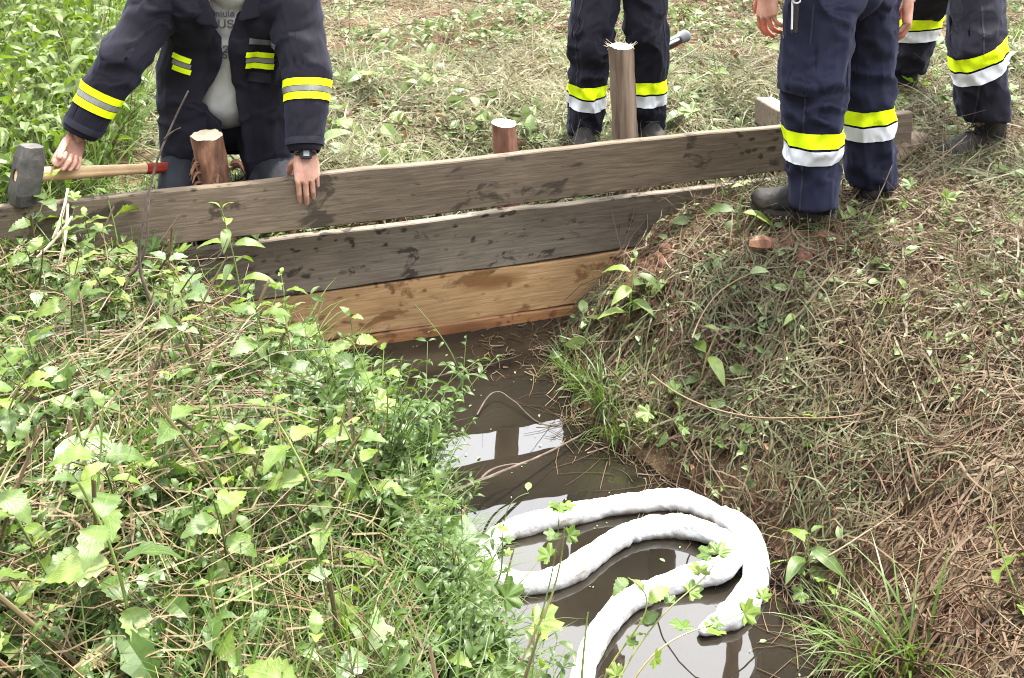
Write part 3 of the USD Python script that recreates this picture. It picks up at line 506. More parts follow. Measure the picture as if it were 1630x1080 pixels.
# ---- kneeling firefighter with the sledgehammer
def kneeling():
    P = thing('person', label='firefighter kneeling behind the dam in an open dark jacket, gripping a sledgehammer', category='person', group='firefighters at the dam')
    J = dict(shR=on_w(268, -22, -0.30), shL=on_w(458, -24, -0.30), elR=on_w(196, 95, -0.20), elL=on_w(487, 105, -0.17), pelvis=W(0.71, -0.52, 0.30), hipR=W(0.60, -0.5, 0.28), hipL=W(0.83, -0.5, 0.28), neck=W(0.755, -0.33, 0.90), chest=W(0.74, -0.38, 0.66), head=W(0.76, -0.24, 1.07), face=NW, tilt=0.5,
             knR=W(0.535, -0.26, 0.085), knL=W(0.86, -0.30, 0.085), anR=W(0.58, -0.68, 0.03), anL=W(0.82, -0.70, 0.03))
    fist = V(-1.455, 3.178, 0.300); hdir = unit(V(-1.237, 3.44, 0.200) - V(-1.54, 3.073, 0.318))
    wR = fist + V(0.005, 0.055, 0.075); J['wrR'] = wR
    wL = on_w(486, 243, -0.035); J['wrL'] = wL
    fi = [(R_(62), R_(85), R_(55)), (R_(66), R_(85), R_(55)), (R_(70), R_(85), R_(55)), (R_(74), R_(85), R_(55))]
    # right hand closed round the handle, seen from the thumb side
    fd = unit(fist - wR + V(-0.02, -0.03, 0.0)); bk = unit(np.cross(hdir, fd)); bk = bk if bk @ V(-0.6, 0.0, 0.8) > 0 else -bk
    hr, nr = hand(wR, fd, bk, fi, spread=(0.1, 0.03, -0.03, -0.1), thumb=(0.35, 0.75, 0.65), left=False)
    dn = unit(V(0.01, 0, -1.0) + V(NW[0], NW[1], 0) * 0.42)
    cl = [(R_(26), R_(10), R_(8)), (R_(26), R_(14), R_(10)), (R_(27), R_(14), R_(10)), (R_(28), R_(16), R_(12))]
    hl, nl = hand(wL, dn, V(NW[0], NW[1], 0.25), cl, spread=(-0.02, -0.02, -0.06, -0.10), thumb=(0.55, 0.35, 1.1), left=True, scale=1.03)
    J['hands'] = [hr, hl]; J['nails'] = [nl]
    flesh(J, P)
    # trousers
    hp = J['pelvis']
    tb = [(hp, J['hipR'], 0.13, 0.12), (hp, J['hipL'], 0.13, 0.12), (hp, hp + V(0.02, -0.05, 0.12), 0.135, 0.125)]
    tl = []
    for s in 'RL': tl += [(J['hip' + s], J['kn' + s], 0.115, 0.085), (J['kn' + s], J['an' + s], 0.08, 0.065)]
    tr = garment(tb + tl, amp=0.006, seed=3, joints=[(J['knR'], 0.15, 0.6), (J['knL'], 0.15, 0.6), (J['hipR'], 0.15, 0.5)])
    obj('trousers', tr, 'dirty_jeans', P, smooth=True)
    for s in 'RL': boot(J['an' + s] + V(0, 0, 0.0), -NW, P, ground=0.0, laces=False)
    # T-shirt
    sh = garment([(J['chest'] + TSv * -0.08, J['chest'] + TSv * 0.08, 0.118, 0.118), (J['chest'] + V(0, 0, -0.02), hp + NWv * 0.08 + V(0, 0, 0.12), 0.13, 0.14), (J['chest'], J['neck'] + V(0, 0, -0.03) + NWv * 0.02, 0.125, 0.095), (J['neck'] + V(0, 0, -0.06) + NWv * 0.03, J['neck'] + V(0, 0, 0.03) + NWv * 0.03, 0.095, 0.075)], amp=0.006, seed=8)
    shirt = obj('shirt', sh, 'grey_shirt', P, smooth=True)
    # jacket: outer shell less an inner one, opened at the front
    def jk(d):
        c = J['chest']; b = []
        for s, e in (('R', -1), ('L', 1)):
            top = J['sh' + s]; mid = W(0.71 + e * 0.115, -0.40, 0.52); low = W(0.715 + e * 0.125, -0.40, 0.19)
            b += [(top + TSv * -e * 0.06 + V(0, 0, -0.05), c + TSv * e * 0.085, 0.115 - d, 0.128 - d), (c + TSv * e * 0.085, mid, 0.128 - d, 0.125 - d), (mid, low, 0.125 - d, 0.12 - d)]
        b += [(W(0.69, -0.42, 0.52), W(0.69, -0.44, 0.19), 0.15 - d, 0.16 - d), (W(0.74, -0.42, 0.52), W(0.74, -0.44, 0.19), 0.15 - d, 0.16 - d), (c, J['neck'] + V(0, 0, -0.06), 0.15 - d, 0.085 - d), (c, W(0.715, -0.42, 0.52), 0.155 - d, 0.155 - d)]
        return b
    arms = []
    for s in 'RL':
        wr = J['wr' + s]; el = J['el' + s]; cuff = wr + (el - wr) * (0.20 if s == 'R' else 0.13)
        arms += [(J['sh' + s] + V(0, 0, -0.01), el, 0.098, 0.082), (el, cuff, 0.081, 0.063)]
    cR = J['wrR'] + (J['elR'] - J['wrR']) * 0.10; cL = J['wrL'] + (J['elL'] - J['wrL']) * 0.04
    jb = jk(0) + arms
    outer = union([bone(p, q, a, b) for p, q, a, b in jb])
    dR, dL = unit(J['elR'] - J['wrR']), unit(J['elL'] - J['wrL'])
    for d, c in ((dR, cR), (dL, cL)):                                       # straight cuffs: trim only near the hand
        e_ = J['wrR'] if c is cR else J['wrL']
        outer = outer - bone(c - d * 0.10, c - d * 0.1 + d * 1e-4, 0.10)
        outer = outer + 0 * outer if False else outer
    outer = outer.trim_by_plane((0, 0, 1), 0.125)
    inner = union([bone(p, q, a, b) for p, q, a, b in jk(0.02)] + [bone(cR - dR * 0.2, cR + dR * 0.10, 0.047, 0.05), bone(cL - dL * 0.2, cL + dL * 0.10, 0.047, 0.05)])
    op = [(322, -60), (331, 0), (346, 58), (353, 88), (350, 118), (338, 140), (322, 172), (330, 186), (352, 205), (352, 330), (402, 330), (396, 280), (386, 205), (380, 172), (370, 130), (366, 84), (372, 44), (390, 0), (396, -60)]
    fr, bk_ = [on_w(x, y, -0.22) for x, y in op], None
    pf = np.array([p + NWv * 0.3 for p in fr]); pb = np.array([p - NWv * 0.2 for p in fr])
    tri = trimesh.creation.triangulate_polygon(shapely.Polygon([((p - W(0, 0, 0)) @ TSv, p[2]) for p in fr]), engine='earcut')
    wv_, wf_ = tri; n_ = len(fr)
    pw = [W(a, 0.1, b) for a, b in wv_] + [W(a, -0.40, b) for a, b in wv_]; k = len(wv_)
    ring = shapely.Polygon(wv_[:]) if False else None
    ed = trimesh.Trimesh(np.c_[wv_, np.zeros(k)], wf_, process=False); be = ed.edges[trimesh.grouping.group_rows(ed.edges_sorted, require_count=1)]
    ff = np.vstack([np.asarray(wf_), np.asarray(wf_)[:, ::-1] + k, np.c_[be[:, 0], be[:, 0] + k, be[:, 1]], np.c_[be[:, 1], be[:, 0] + k, be[:, 1] + k]])
    pm = trimesh.Trimesh(np.array(pw), ff, process=False); pm.fix_normals()
    wedge = m3.Manifold(m3.Mesh(np.asarray(pm.vertices, np.float32), np.asarray(pm.faces, np.uint32)))
    man = outer - inner - wedge
    t = soft(man, 0.011, 6)
    v = np.array(t.vertices); nv = np.array(t.vertex_normals)
    best = np.full(len(v), 1e9); ax = np.zeros(len(v)); rad = np.zeros((len(v), 3))
    for kk, (p, q, rp, rq) in enumerate(jb):
        d = q - p; L = np.linalg.norm(d); u = np.clip(((v - p) @ d) / L ** 2, 0, 1); c = p + u[:, None] * d
        di = np.linalg.norm(v - c, axis=1) - (rp + (rq - rp) * u); m = di < best; best[m] = di[m]; ax[m] = (u * L)[m] + kk * 0.3; rad[m] = unit(v - c)[m]
    g = 0.55 + sum(0.9 * np.exp(-(np.linalg.norm(v - J[j], axis=1) / 0.12) ** 2) for j in ('elR', 'elL', 'shR', 'shL'))
    for (px, py), s, w0 in (((180, 171), 'R', -0.16), ((485, 146), 'L', -0.12), ((140, 235), 'R', -0.1), ((486, 225), 'L', -0.05)):
        g = g * (1 - 0.8 * np.exp(-(np.linalg.norm(v - on_w(px, py, w0), axis=1) / 0.10) ** 2))
    warp = (fbm(v * 6, 3, 2) - 0.5)
    n1 = 1 - np.abs(2 * meshkit.noise(np.c_[v[:, 2] * 11 + (v @ TSv) * 5 + warp * 5, (v @ TSv) * 3, (v @ NWv) * 3], 5) - 1); n3 = fbm(v * 6, 3, 3) - 0.5
    n2 = 1 - np.abs(2 * meshkit.noise(np.c_[v[:, 2] * 21 - (v @ TSv) * 13 + warp * 5, (v @ TSv) * 5, (v @ NWv) * 5], 9) - 1)
    v = v + nv * (0.013 * g * (1.5 * (n1 ** 1.6 - 0.4) + 0.7 * (n2 ** 1.6 - 0.4)) + 0.016 * n3)[:, None]
    jm = trimesh.Trimesh(v, t.faces, process=False)
    jacket = obj('jacket', jm, 'dark_navy_cloth', P, smooth=True)
    # reflective tape on the sleeves and the chest
    for (px, py), s, w0 in (((180, 171), 'R', -0.16), ((485, 146), 'L', -0.12)):
        el, wr = J['el' + s], J['wr' + s]; ax_ = unit(el - wr)
        q = on_w(px, py, w0); h = (q - wr) @ ax_; p0 = wr + ax_ * h
        for a, b, m_ in ((0.0115, 0.036, 'yellow_band'), (-0.0095, 0.0095, 'dull_silver_band'), (-0.036, -0.0115, 'yellow_band')):
            bd = wrap_band(jm, p0, ax_, a, b, radius=0.125, off=0.003)
            obj(m_.replace('dull_', ''), bd, m_, P, smooth=True)
    def patch(x0, x1, ys, m_, name, tiltp=0.0):
        a, b = on_w(x0, ys[0], -0.24), on_w(x1, ys[0] + tiltp, -0.24); c = on_w(x0, ys[1], -0.24)
        du = unit(b - a); dv = unit(np.cross(du, NWv)); dv = dv if dv[2] > 0 else -dv
        m = wrap_band(jm, a, du, 0.0, np.linalg.norm(b - a), off=0.0035, radius=9, extra=[(a, -dv), (c, dv), (W(0.74, -0.33, 0.6), NWv)])
        m.update_faces(m.face_normals @ NWv > 0.15); m.remove_unreferenced_vertices()
        if len(m.faces): obj(name, m, m_, P, smooth=True)
    for x0, x1, y0, tp in ((275, 305, 89, 8), (392, 438, 83, 5)):
        patch(x0, x1, (y0, y0 + 9), 'yellow_band', 'yellow_band', tp); patch(x0, x1, (y0 + 10, y0 + 18), 'dull_silver_band', 'silver_band', tp); patch(x0, x1, (y0 + 19, y0 + 28), 'yellow_band', 'yellow_band', tp)
    patch(397, 436, (60, 70), 'grey_tag', 'name_strip', 3); patch(396, 434, (118, 134), 'edge_piping', 'pocket_flap', 4)
    # collar: two turned down flaps laid on the chest
    for pts in ([(306, -8), (331, -2), (349, 46), (336, 43), (311, 37)], [(392, -6), (412, -10), (428, 22), (402, 30), (378, 34)]):
        q = np.array([on_w(x, y, -0.205) for x, y in pts]); ring_ = np.vstack([q + NWv * 0.012, q - NWv * 0.004])
        hull = trimesh.Trimesh(np.vstack([ring_]), process=False).convex_hull
        c_ = soft(m3.Manifold(m3.Mesh(np.asarray(hull.vertices, np.float32), np.asarray(hull.faces, np.uint32))), 0.012, 5)
        vv = np.array(c_.vertices); near_ = trimesh.proximity.ProximityQuery(jm).vertex(vv)[1]
        shift = np.median((np.array(jm.vertices)[near_] - vv) @ NWv) if len(near_) else 0
        c_.vertices = vv + NWv * min(max(shift + 0.006, -0.06), 0.08); obj('collar', c_, 'dark_navy_cloth', P, smooth=True)
    # cuff tabs, watch
    for s, c, d in (('R', cR, dR), ('L', cL, dL)):
        bd = wrap_band(jm, c, d, 0.012, 0.036, off=0.004, radius=0.085); obj('cuff_strap', bd, 'edge_piping', P, smooth=True)
    wc = J['wrL'] + unit(J['elL'] - J['wrL']) * -0.006; fr_ = unit(J['elL'] - J['wrL']); a_ = unit(np.cross(fr_, NWv)); b_ = np.cross(a_, fr_); b_ = b_ if b_ @ NWv > 0 else -b_
    ring_ = [wc + (a_ * math.cos(t_) * 0.031 + b_ * math.sin(t_) * 0.025) for t_ in np.linspace(0, 2 * np.pi, 24)]
    wt = obj('watch_strap', tube(ring_, 0.0075, 6), 'black_plastic', P, smooth=True)
    obj('watch_case', tm(blob([(wc + b_ * 0.027 + fr_ * x + a_ * y, 0.006) for x in (-0.014, 0.014) for y in (-0.014, 0.014)])), 'black_plastic', wt, smooth=40)
    obj('watch_face', tm(blob([(wc + b_ * 0.0325 + fr_ * x + a_ * y, 0.002) for x in (-0.008, 0.008) for y in (-0.008, 0.008)])), 'pale_plastic', wt)
    # print on the shirt: letters laid on the cloth
    smv = np.array(sh.vertices); from scipy.spatial import cKDTree
    fm = smv[(np.array(sh.vertex_normals) @ NWv) > 0.1]; kt = cKDTree(np.c_[(fm - W(0, 0, 0)) @ TSv, fm[:, 2]])
    for txt, (px, py), hgt in (('Enlula', (334, 28), 0.021), ('US', (346, 46), 0.030), ('2', (354, 86), 0.026), ('5', (353, 96), 0.024)):
        tmx = meshkit.text_mesh(txt, hgt, 0.001, bold=True); tv = np.array(tmx.vertices); o = on_w(px, py, -0.24)
        s_ = (o - W(0, 0, 0)) @ TSv + tv[:, 0]; z_ = o[2] + tv[:, 1]; dd, ii = kt.query(np.c_[s_, z_], k=6)
        wq = ((fm[ii] - W(0, 0, 0)) @ NWv); wm = (wq / (dd + 1e-4)).sum(1) / (1 / (dd + 1e-4)).sum(1)
        obj('shirt_print', (np.array([W(a, c + 0.002 + e, b) for a, b, c, e in zip(s_, z_, wm, tv[:, 2])]), tmx.faces), 'shirt_print', shirt)
    return J
TSv, NWv = V(TS[0], TS[1], 0), V(NW[0], NW[1], 0)
KJ = kneeling()

# ---- sledgehammer in his hand, its head on the edge of the topmost board
noisy('hammer_iron', [(0.3, (0.028, 0.026, 0.024)), (0.55, (0.062, 0.058, 0.053)), (0.75, (0.13, 0.115, 0.10))], scale=12, rough=0.55, bump=0.002, bscale=50, metallic=0.35)
noisy('ash_handle', [(0.3, (0.38, 0.24, 0.12)), (0.6, (0.52, 0.36, 0.20)), (0.8, (0.60, 0.45, 0.28))], scale=9, stretch=(1, 1, 1), rough=0.45)
def sledge():
    hc = V(-1.545, 3.073, 0.316); hd = unit(V(-1.237, 3.44, 0.200) - V(-1.54, 3.073, 0.318)); up = unit(V(0.08, 0.05, 1) - hd * (V(0.08, 0.05, 1) @ hd)); sd = np.cross(hd, up)
    T = thing('sledgehammer', label='sledgehammer with grey iron head and pale wooden handle with a red end', category='sledgehammer')
    def box(l, a, r=0.004): return [(hc + up * x * l + hd * y * a + sd * z * a, r) for x in (-1, 1) for y in (-1, 1) for z in (-1, 1)]
    hb = []
    for l, a, ch in ((0.058, 0.036, 0.008), (0.094, 0.029, 0.010)):
        for x in (-1, 1):
            for y, z in ((a, a - ch), (a - ch, a), (-a, a - ch), (-(a - ch), a), (a, -(a - ch)), (a - ch, -a), (-a, -(a - ch)), (-(a - ch), -a)):
                hb.append((hc + up * x * l + hd * y + sd * z, 0.0025))
    head = blob(hb)
    eye = m3.Manifold.hull_points(np.vstack([hc + hd * t + up * math.cos(a) * 0.021 + sd * math.sin(a) * 0.013 for t in (-0.06, -0.03) for a in np.linspace(0, 6.28, 20)]))
    ht = soft(head - eye, 0.012, 2); hv = np.array(ht.vertices); hv += np.array(ht.vertex_normals) * ((fbm(hv * 60, 3, 2) - 0.5) * 0.003)[:, None]
    obj('hammer_head', (hv, ht.faces), 'hammer_iron', T, smooth=35)
    n = 40; t = np.linspace(-0.034, 0.60, n); u = np.clip((t - 0.03) / 0.12, 0, 1)
    c = hc + t[:, None] * hd; a = np.linspace(0, 2 * np.pi, 16, endpoint=False)
    def sec(t0, t1, m, name, g=1.0):
        k = (t >= t0) & (t <= t1); tt = t[k]; r1 = np.interp(tt, [-0.034, 0.03, 0.05, 0.16, 0.35, 0.55, 0.6], [0.019, 0.021, 0.024, 0.0225, 0.0185, 0.019, 0.02]) * g; r2 = np.interp(tt, [-0.034, 0.03, 0.05, 0.16, 0.35, 0.6], [0.0115, 0.014, 0.018, 0.0175, 0.015, 0.016]) * g
        p = c[k][:, None] + r1[:, None, None] * np.cos(a)[None, :, None] * up + r2[:, None, None] * np.sin(a)[None, :, None] * sd
        N = len(tt); i, j = np.meshgrid(np.arange(N - 1), np.arange(16), indexing='ij'); q = np.stack([i * 16 + j, i * 16 + (j + 1) % 16, (i + 1) * 16 + (j + 1) % 16, (i + 1) * 16 + j], -1).reshape(-1, 4)
        vv = np.vstack([p.reshape(-1, 3), c[k][0], c[k][-1]]); kk = np.arange(16); L0 = (N - 1) * 16
        f = np.vstack([q[:, [0, 1, 2]], q[:, [0, 2, 3]], np.c_[np.full(16, N * 16), (kk + 1) % 16, kk], np.c_[np.full(16, N * 16 + 1), L0 + kk, L0 + (kk + 1) % 16]])
        return obj(name, (vv, f), m, T, smooth=40)
    sec(-0.04, 0.43, 'ash_handle', 'handle'); sec(0.42, 0.60, 'red_plastic', 'handle_grip', 1.06)
sledge()

# ---- generic standing firefighter
def standing(label, an, kn, hip, sh, head, face, arms, cloth, tr_r, band_h, seed, toes, hand_dirs, top_cloth, tilt=0.05, band_s=0.055, hemz=(0.06, 0.06), relaxed_=relaxed, size=1.0):
    P = thing('person', label=label, category='person', group='firefighters at the dam')
    pel = (hip[0] + hip[1]) / 2
    J = dict(anL=an[0], anR=an[1], knL=kn[0], knR=kn[1], hipL=hip[0], hipR=hip[1], shL=sh[0], shR=sh[1], pelvis=pel + V(0, 0, 0.05), neck=(sh[0] + sh[1]) / 2 + V(0, 0, 0.07), head=head, face=face, tilt=tilt, elL=arms[0][0], wrL=arms[0][1], elR=arms[1][0], wrR=arms[1][1])
    J['chest'] = (J['neck'] + J['pelvis']) / 2 + V(0, 0, 0.08)
    J['hands'], J['nails'] = [], []
    for s, k in (('L', 0), ('R', 1)):
        fd, bk = hand_dirs[k]
        h, n = hand(J['wr' + s], fd, bk, relaxed_, left=(s == 'L')); J['hands'].append(h); J['nails'].append(n)
    flesh(J, P)
    rt, rk, rs, rh = tr_r
    bones = [(pel, pel + V(0, 0, 0.13), 0.145, 0.145)]
    cuts = []
    for k in (0, 1):
        hem = an[k] + (kn[k] - an[k]) * hemz[k]
        bones += [(pel + (hip[k] - pel) * 0.55 + V(0, 0, -0.01), hip[k] + (kn[k] - hip[k]) * 0.2, 0.135, rt), (hip[k] + (kn[k] - hip[k]) * 0.15, kn[k], rt, rk), (kn[k], an[k] + (kn[k] - an[k]) * 0.35, rk, rs), (an[k] + (kn[k] - an[k]) * 0.35, hem, rs, rh)]
    man = union([bone(p, q, a, b) for p, q, a, b in bones])
    for k in (0, 1):
        hem = an[k] + (kn[k] - an[k]) * hemz[k]; d = unit(kn[k] - an[k])
        cutter = blob([(hem - d * 0.2 + V(x, y, 0), 0.002) for x in (-0.14, 0.14) for y in (-0.14, 0.14)] + [(hem + V(x, y, 0), 0.002) for x in (-0.14, 0.14) for y in (-0.14, 0.14)])
        man = man - cutter
        man = man - bone(hem - d * 0.01, hem + d * 0.012, rh * 0.86, rh * 0.8)      # a hollow hem, open below
    global garment_src
    t = soft(man, 0.014, 8)
    v = np.array(t.vertices); nv = np.array(t.vertex_normals)
    best = np.full(len(v), 1e9); ax = np.zeros(len(v)); rad = np.zeros((len(v), 3)); which = np.zeros(len(v))
    for kk, (p, q, rp, rq) in enumerate(bones):
        d = q - p; L = np.linalg.norm(d); u = np.clip(((v - p) @ d) / L ** 2, 0, 1); c = p + u[:, None] * d
        di = np.linalg.norm(v - c, axis=1) - (rp + (rq - rp) * u); m = di < best; best[m] = di[m]; rad[m] = unit(v - c)[m]; which[m] = kk
    leg = (which > 4).astype(int); ax = v[:, 2] + leg * 3.3
    g = 0.5 + sum(0.9 * np.exp(-(np.linalg.norm(v - kn[k] + V(0, 0, 0.03), axis=1) / 0.13) ** 2) + 1.0 * np.exp(-(np.linalg.norm(v - an[k] - V(0, 0, 0.10), axis=1) / 0.10) ** 2) + 0.6 * np.exp(-(np.linalg.norm(v - hip[k] + V(0, 0, 0.1), axis=1) / 0.14) ** 2) for k in (0, 1))
    warp = fbm(v * 5, 3, seed) - 0.5; ang = np.arctan2(rad[:, 1], rad[:, 0])
    n1 = 1 - np.abs(2 * meshkit.noise(np.c_[ax * 13 + warp * 3.5 + np.sin(ang + seed) * 0.7, rad[:, :2] * 1.1], seed) - 1); n2 = 1 - np.abs(2 * meshkit.noise(np.c_[ax * 27 + warp * 4 - np.cos(ang * 2 + seed) * 0.6, rad[:, :2] * 1.9], seed + 1) - 1)
    n3 = fbm(v * 5.5, 3, seed + 2) - 0.5
    v = v + nv * (0.013 * g * (1.5 * (n1 ** 1.7 - 0.4) + 0.8 * (n2 ** 1.7 - 0.4)) + 0.016 * n3)[:, None]
    tr = trimesh.Trimesh(v, t.faces, process=False)
    obj('trousers', tr, cloth, P, smooth=True)
    for k in (0, 1):
        d = unit(kn[k] - an[k]); p0 = an[k] + d * ((band_h[k] - an[k][2]) / d[2])
        leg_bands(tr, p0, band_h[2][k] if len(band_h) > 2 else d, P, 0.0, radius=0.14, hs=band_s)
        boot(an[k], toes[k], P, ground=an[k][2] - 0.09, size=size)
    for k in (0, 1):                                                        # side seam of each leg, where it can be seen
        out = unit((hip[k] - pel) * V(1, 1, 0)); out = unit(out + V(0, -0.75, 0)); tg = V(-out[1], out[0], 0); mid = kn[k]
        sm = wrap_band(tr, mid, tg, -0.0035, 0.0035, off=0.0025, radius=9, extra=[(mid + out * 0.02, out), (V(0, 0, pel[2] - 0.05), V(0, 0, -1)), (mid, unit(out + V(0, 0, 0)))])
        sm.update_faces((sm.triangles_center - mid) @ V(tg[0], tg[1], 0) < 0.02); sm.remove_unreferenced_vertices()
        if len(sm.faces): obj('side_seam', sm, 'edge_piping', P, smooth=True)
    c = J['chest']; tp = []
    for s, k in (('L', 0), ('R', 1)):
        tp += [(J['sh' + s], arms[k][0], 0.078, 0.066), (arms[k][0], arms[k][0] + (arms[k][1] - arms[k][0]) * 0.12, 0.065, 0.066), (J['sh' + s] + (J['neck'] - J['sh' + s]) * 0.3 + V(0, 0, -0.04), c, 0.09, 0.15), (c + (J['sh' + s] - c) * 0.3 * V(1, 1, 0), pel + (hip[k] - pel) * 0.5 + V(0, 0, 0.16), 0.145, 0.135)]
    tp.append((c, pel + V(0, 0, 0.14), 0.15, 0.15))
    obj('shirt', garment(tp, amp=0.006, seed=seed + 4, edge=0.022), top_cloth, P, smooth=True)
    bl = wrap_band(tr, pel + V(0, 0, 0.15), V(0, 0, 1), 0.0, 0.04, radius=0.4); obj('belt', bl, 'black_plastic', P, smooth=True) if len(bl.faces) else None
    return P, tr, J

# nearest standing man, seen from behind, weight on both feet
fa = [V(1.062, 3.41, 0.115), V(1.345, 3.615, 0.095)]
PF, TF, JF = standing('nearest standing firefighter in blue trousers, seen from behind at the end of the dam', fa, [V(1.052, 3.42, 0.50), V(1.292, 3.62, 0.50)], [V(1.075, 3.47, 0.86), V(1.255, 3.60, 0.86)],
    [V(0.93, 3.42, 1.42), V(1.24, 3.68, 1.42)], V(1.02, 3.60, 1.66), V(-0.55, 0.84), [(V(0.85, 3.40, 1.12), V(0.888, 3.475, 0.835)), (V(1.40, 3.66, 1.14), V(1.425, 3.60, 0.78))], 'blue_navy_cloth', (0.120, 0.108, 0.088, 0.088), (0.305, 0.322), 21,
    [V(-0.95, 0.32), V(0.25, 0.97)], [(V(-0.05, -0.02, -1), V(-0.85, -0.5, 0)), (V(0.03, 0.02, -1), V(0.9, -0.4, 0))], 'blue_navy_cloth', hemz=(-0.10, -0.07), size=0.93)
pk = wrap_band(TF, V(1.06, 3.44, 0.62), V(0, 0, 1), -0.12, 0.06, off=0.010, radius=0.16, extra=[(V(0.985, 3.42, 0.6), V(-1, -0.35, 0))])
if len(pk.faces): obj('thigh_pocket', pk, 'blue_navy_cloth', PF, smooth=True)
TL = thing('pocket_tool', label='slim black and steel folding tool clipped in the thigh pocket of blue trousers', category='tool')
q0 = on_y(1266, 3, 3.335); q1 = on_y(1264, 50, 3.335)
obj('handle', tm(bone(q0 + [0, 0, -0.01], q1, 0.0135, 0.011)), 'black_plastic', TL, smooth=40); obj('clip', tm(bone(q0 + [-0.012, -0.008, 0], q1 + [-0.010, -0.008, 0.01], 0.0035)), 'pale_plastic', TL, smooth=40); obj('ring', tube([q0 + V(math.cos(a) * 0.013, -0.012, math.sin(a) * 0.011 + 0.008) for a in np.linspace(0, 6.28, 16)], 0.003, 6), 'pale_plastic', TL, smooth=True)
# man facing us behind the tall post
standing('firefighter facing the camera behind the tall grey post, only his legs in view', [V(0.312, 4.20, 0.09), V(0.592, 4.26, 0.09)], [V(0.330, 4.165, 0.46), V(0.572, 4.225, 0.46)], [V(0.372, 4.25, 0.86), V(0.555, 4.27, 0.86)],
    [V(0.26, 4.28, 1.42), V(0.66, 4.30, 1.42)], V(0.46, 4.24, 1.66), V(0.05, -1), [(V(0.20, 4.30, 1.14), V(0.24, 4.20, 0.90)), (V(0.73, 4.32, 1.14), V(0.72, 4.28, 0.90))], 'dark_navy_cloth', (0.098, 0.088, 0.070, 0.071), (0.243, 0.243), 33,
    [V(-0.1, -1), V(0.15, -1)], [(V(0, -0.05, -1), V(-1, 0, 0)), (V(0, -0.05, -1), V(1, 0, 0))], 'dark_navy_cloth', hemz=(-0.06, -0.06), band_s=0.052)
# man walking in from the right
standing('firefighter at the far end of the dam, stepping forward in a black boot', [V(1.985, 4.07, 0.09), V(1.975, 4.99, 0.09)], [V(1.895, 4.05, 0.49), V(2.02, 4.93, 0.46)], [V(1.965, 4.28, 0.85), V(2.03, 4.50, 0.85)],
    [V(1.9, 4.24, 1.42), V(1.95, 4.64, 1.42)], V(1.88, 4.44, 1.66), V(-1, -0.15), [(V(1.86, 4.18, 1.13), V(1.72, 4.12, 0.95)), (V(1.95, 4.72, 1.13), V(1.86, 4.75, 0.92))], 'dark_navy_cloth', (0.112, 0.108, 0.097, 0.092), (0.43, 0.345, [V(-0.45, 0.0, 0.9), V(-0.1, 0.1, 1)]), 47,
    [V(-0.93, -0.36), V(-0.9, -0.4)], [(V(-0.5, 0, -1), V(0.2, -1, 0)), (V(-0.4, 0, -1), V(0.2, 1, 0))], 'dark_navy_cloth', hemz=(0.22, 0.06), size=1.08)
# torch lying in the mown grass
TO = thing('hand_lamp', label='black and silver hand lamp with red trim beside the trouser leg', category='lamp')
l0, l1 = on_y(1046, 78, 4.42), on_y(1090, 58, 4.50); ld = unit(l1 - l0)
obj('lamp_body', tm(bone(l0 - ld * 0.12, l0 + (l1 - l0) * 0.75, 0.019, 0.025)), 'black_plastic', TO, smooth=40)
obj('silver_stripe', tm(bone(l0 + V(0, -0.02, 0.004), l0 + (l1 - l0) * 0.72 + V(0, -0.022, 0.006), 0.007)), 'pale_plastic', TO, smooth=40)
obj('red_trim', tm(bone(l0 + V(0, -0.012, -0.022), l0 + (l1 - l0) * 0.7 + V(0, -0.012, -0.022), 0.006)), 'red_plastic', TO, smooth=40)
obj('lamp_head', tm(bone(l0 + (l1 - l0) * 0.78, l1, 0.024, 0.029)), 'grey_tag', TO, smooth=40)
# ------------------------------------------------------------------ vegetation: geometry kit
def lines(base, az, pitch, L, bend, curl, seg):
    """centre lines of N stems: heading az, rising at pitch, drooping by bend and swinging by curl along the length"""
    t = (np.arange(seg) + 0.5) / seg
    A = az[:, None] + curl[:, None] * t; P_ = pitch[:, None] - bend[:, None] * t
    d = np.stack([np.cos(A) * np.cos(P_), np.sin(A) * np.cos(P_), np.sin(P_)], -1) * (L / seg)[:, None, None]
    return np.concatenate([base[:, None], base[:, None] + np.cumsum(d, 1)], 1)
def ribbons(c, w, prof=None, roll=None):
    N, K, _ = c.shape; t = np.gradient(c, axis=1); side = np.cross(t, [0, 0, 1.0]); side = unit(side)
    if roll is not None:
        u = unit(np.cross(side, t)); side = side * np.cos(roll)[:, None, None] + u * np.sin(roll)[:, None, None]
    prof = np.clip(1 - np.linspace(0, 1, K) ** 2.2, 0.04, 1) * np.minimum(1, 0.55 + np.linspace(0, 1, K) * 2) if prof is None else prof
    h = (w[:, None] * prof[None] * 0.5)[..., None] * side
    v = np.stack([c - h, c + h], 2).reshape(-1, 3)
    n, k = np.meshgrid(np.arange(N), np.arange(K - 1), indexing='ij'); b = (n * K + k) * 2
    q = np.stack([b, b + 1, b + 3, b + 2], -1).reshape(-1, 4)
    return v, np.vstack([q[:, [0, 1, 2]], q[:, [0, 2, 3]]])
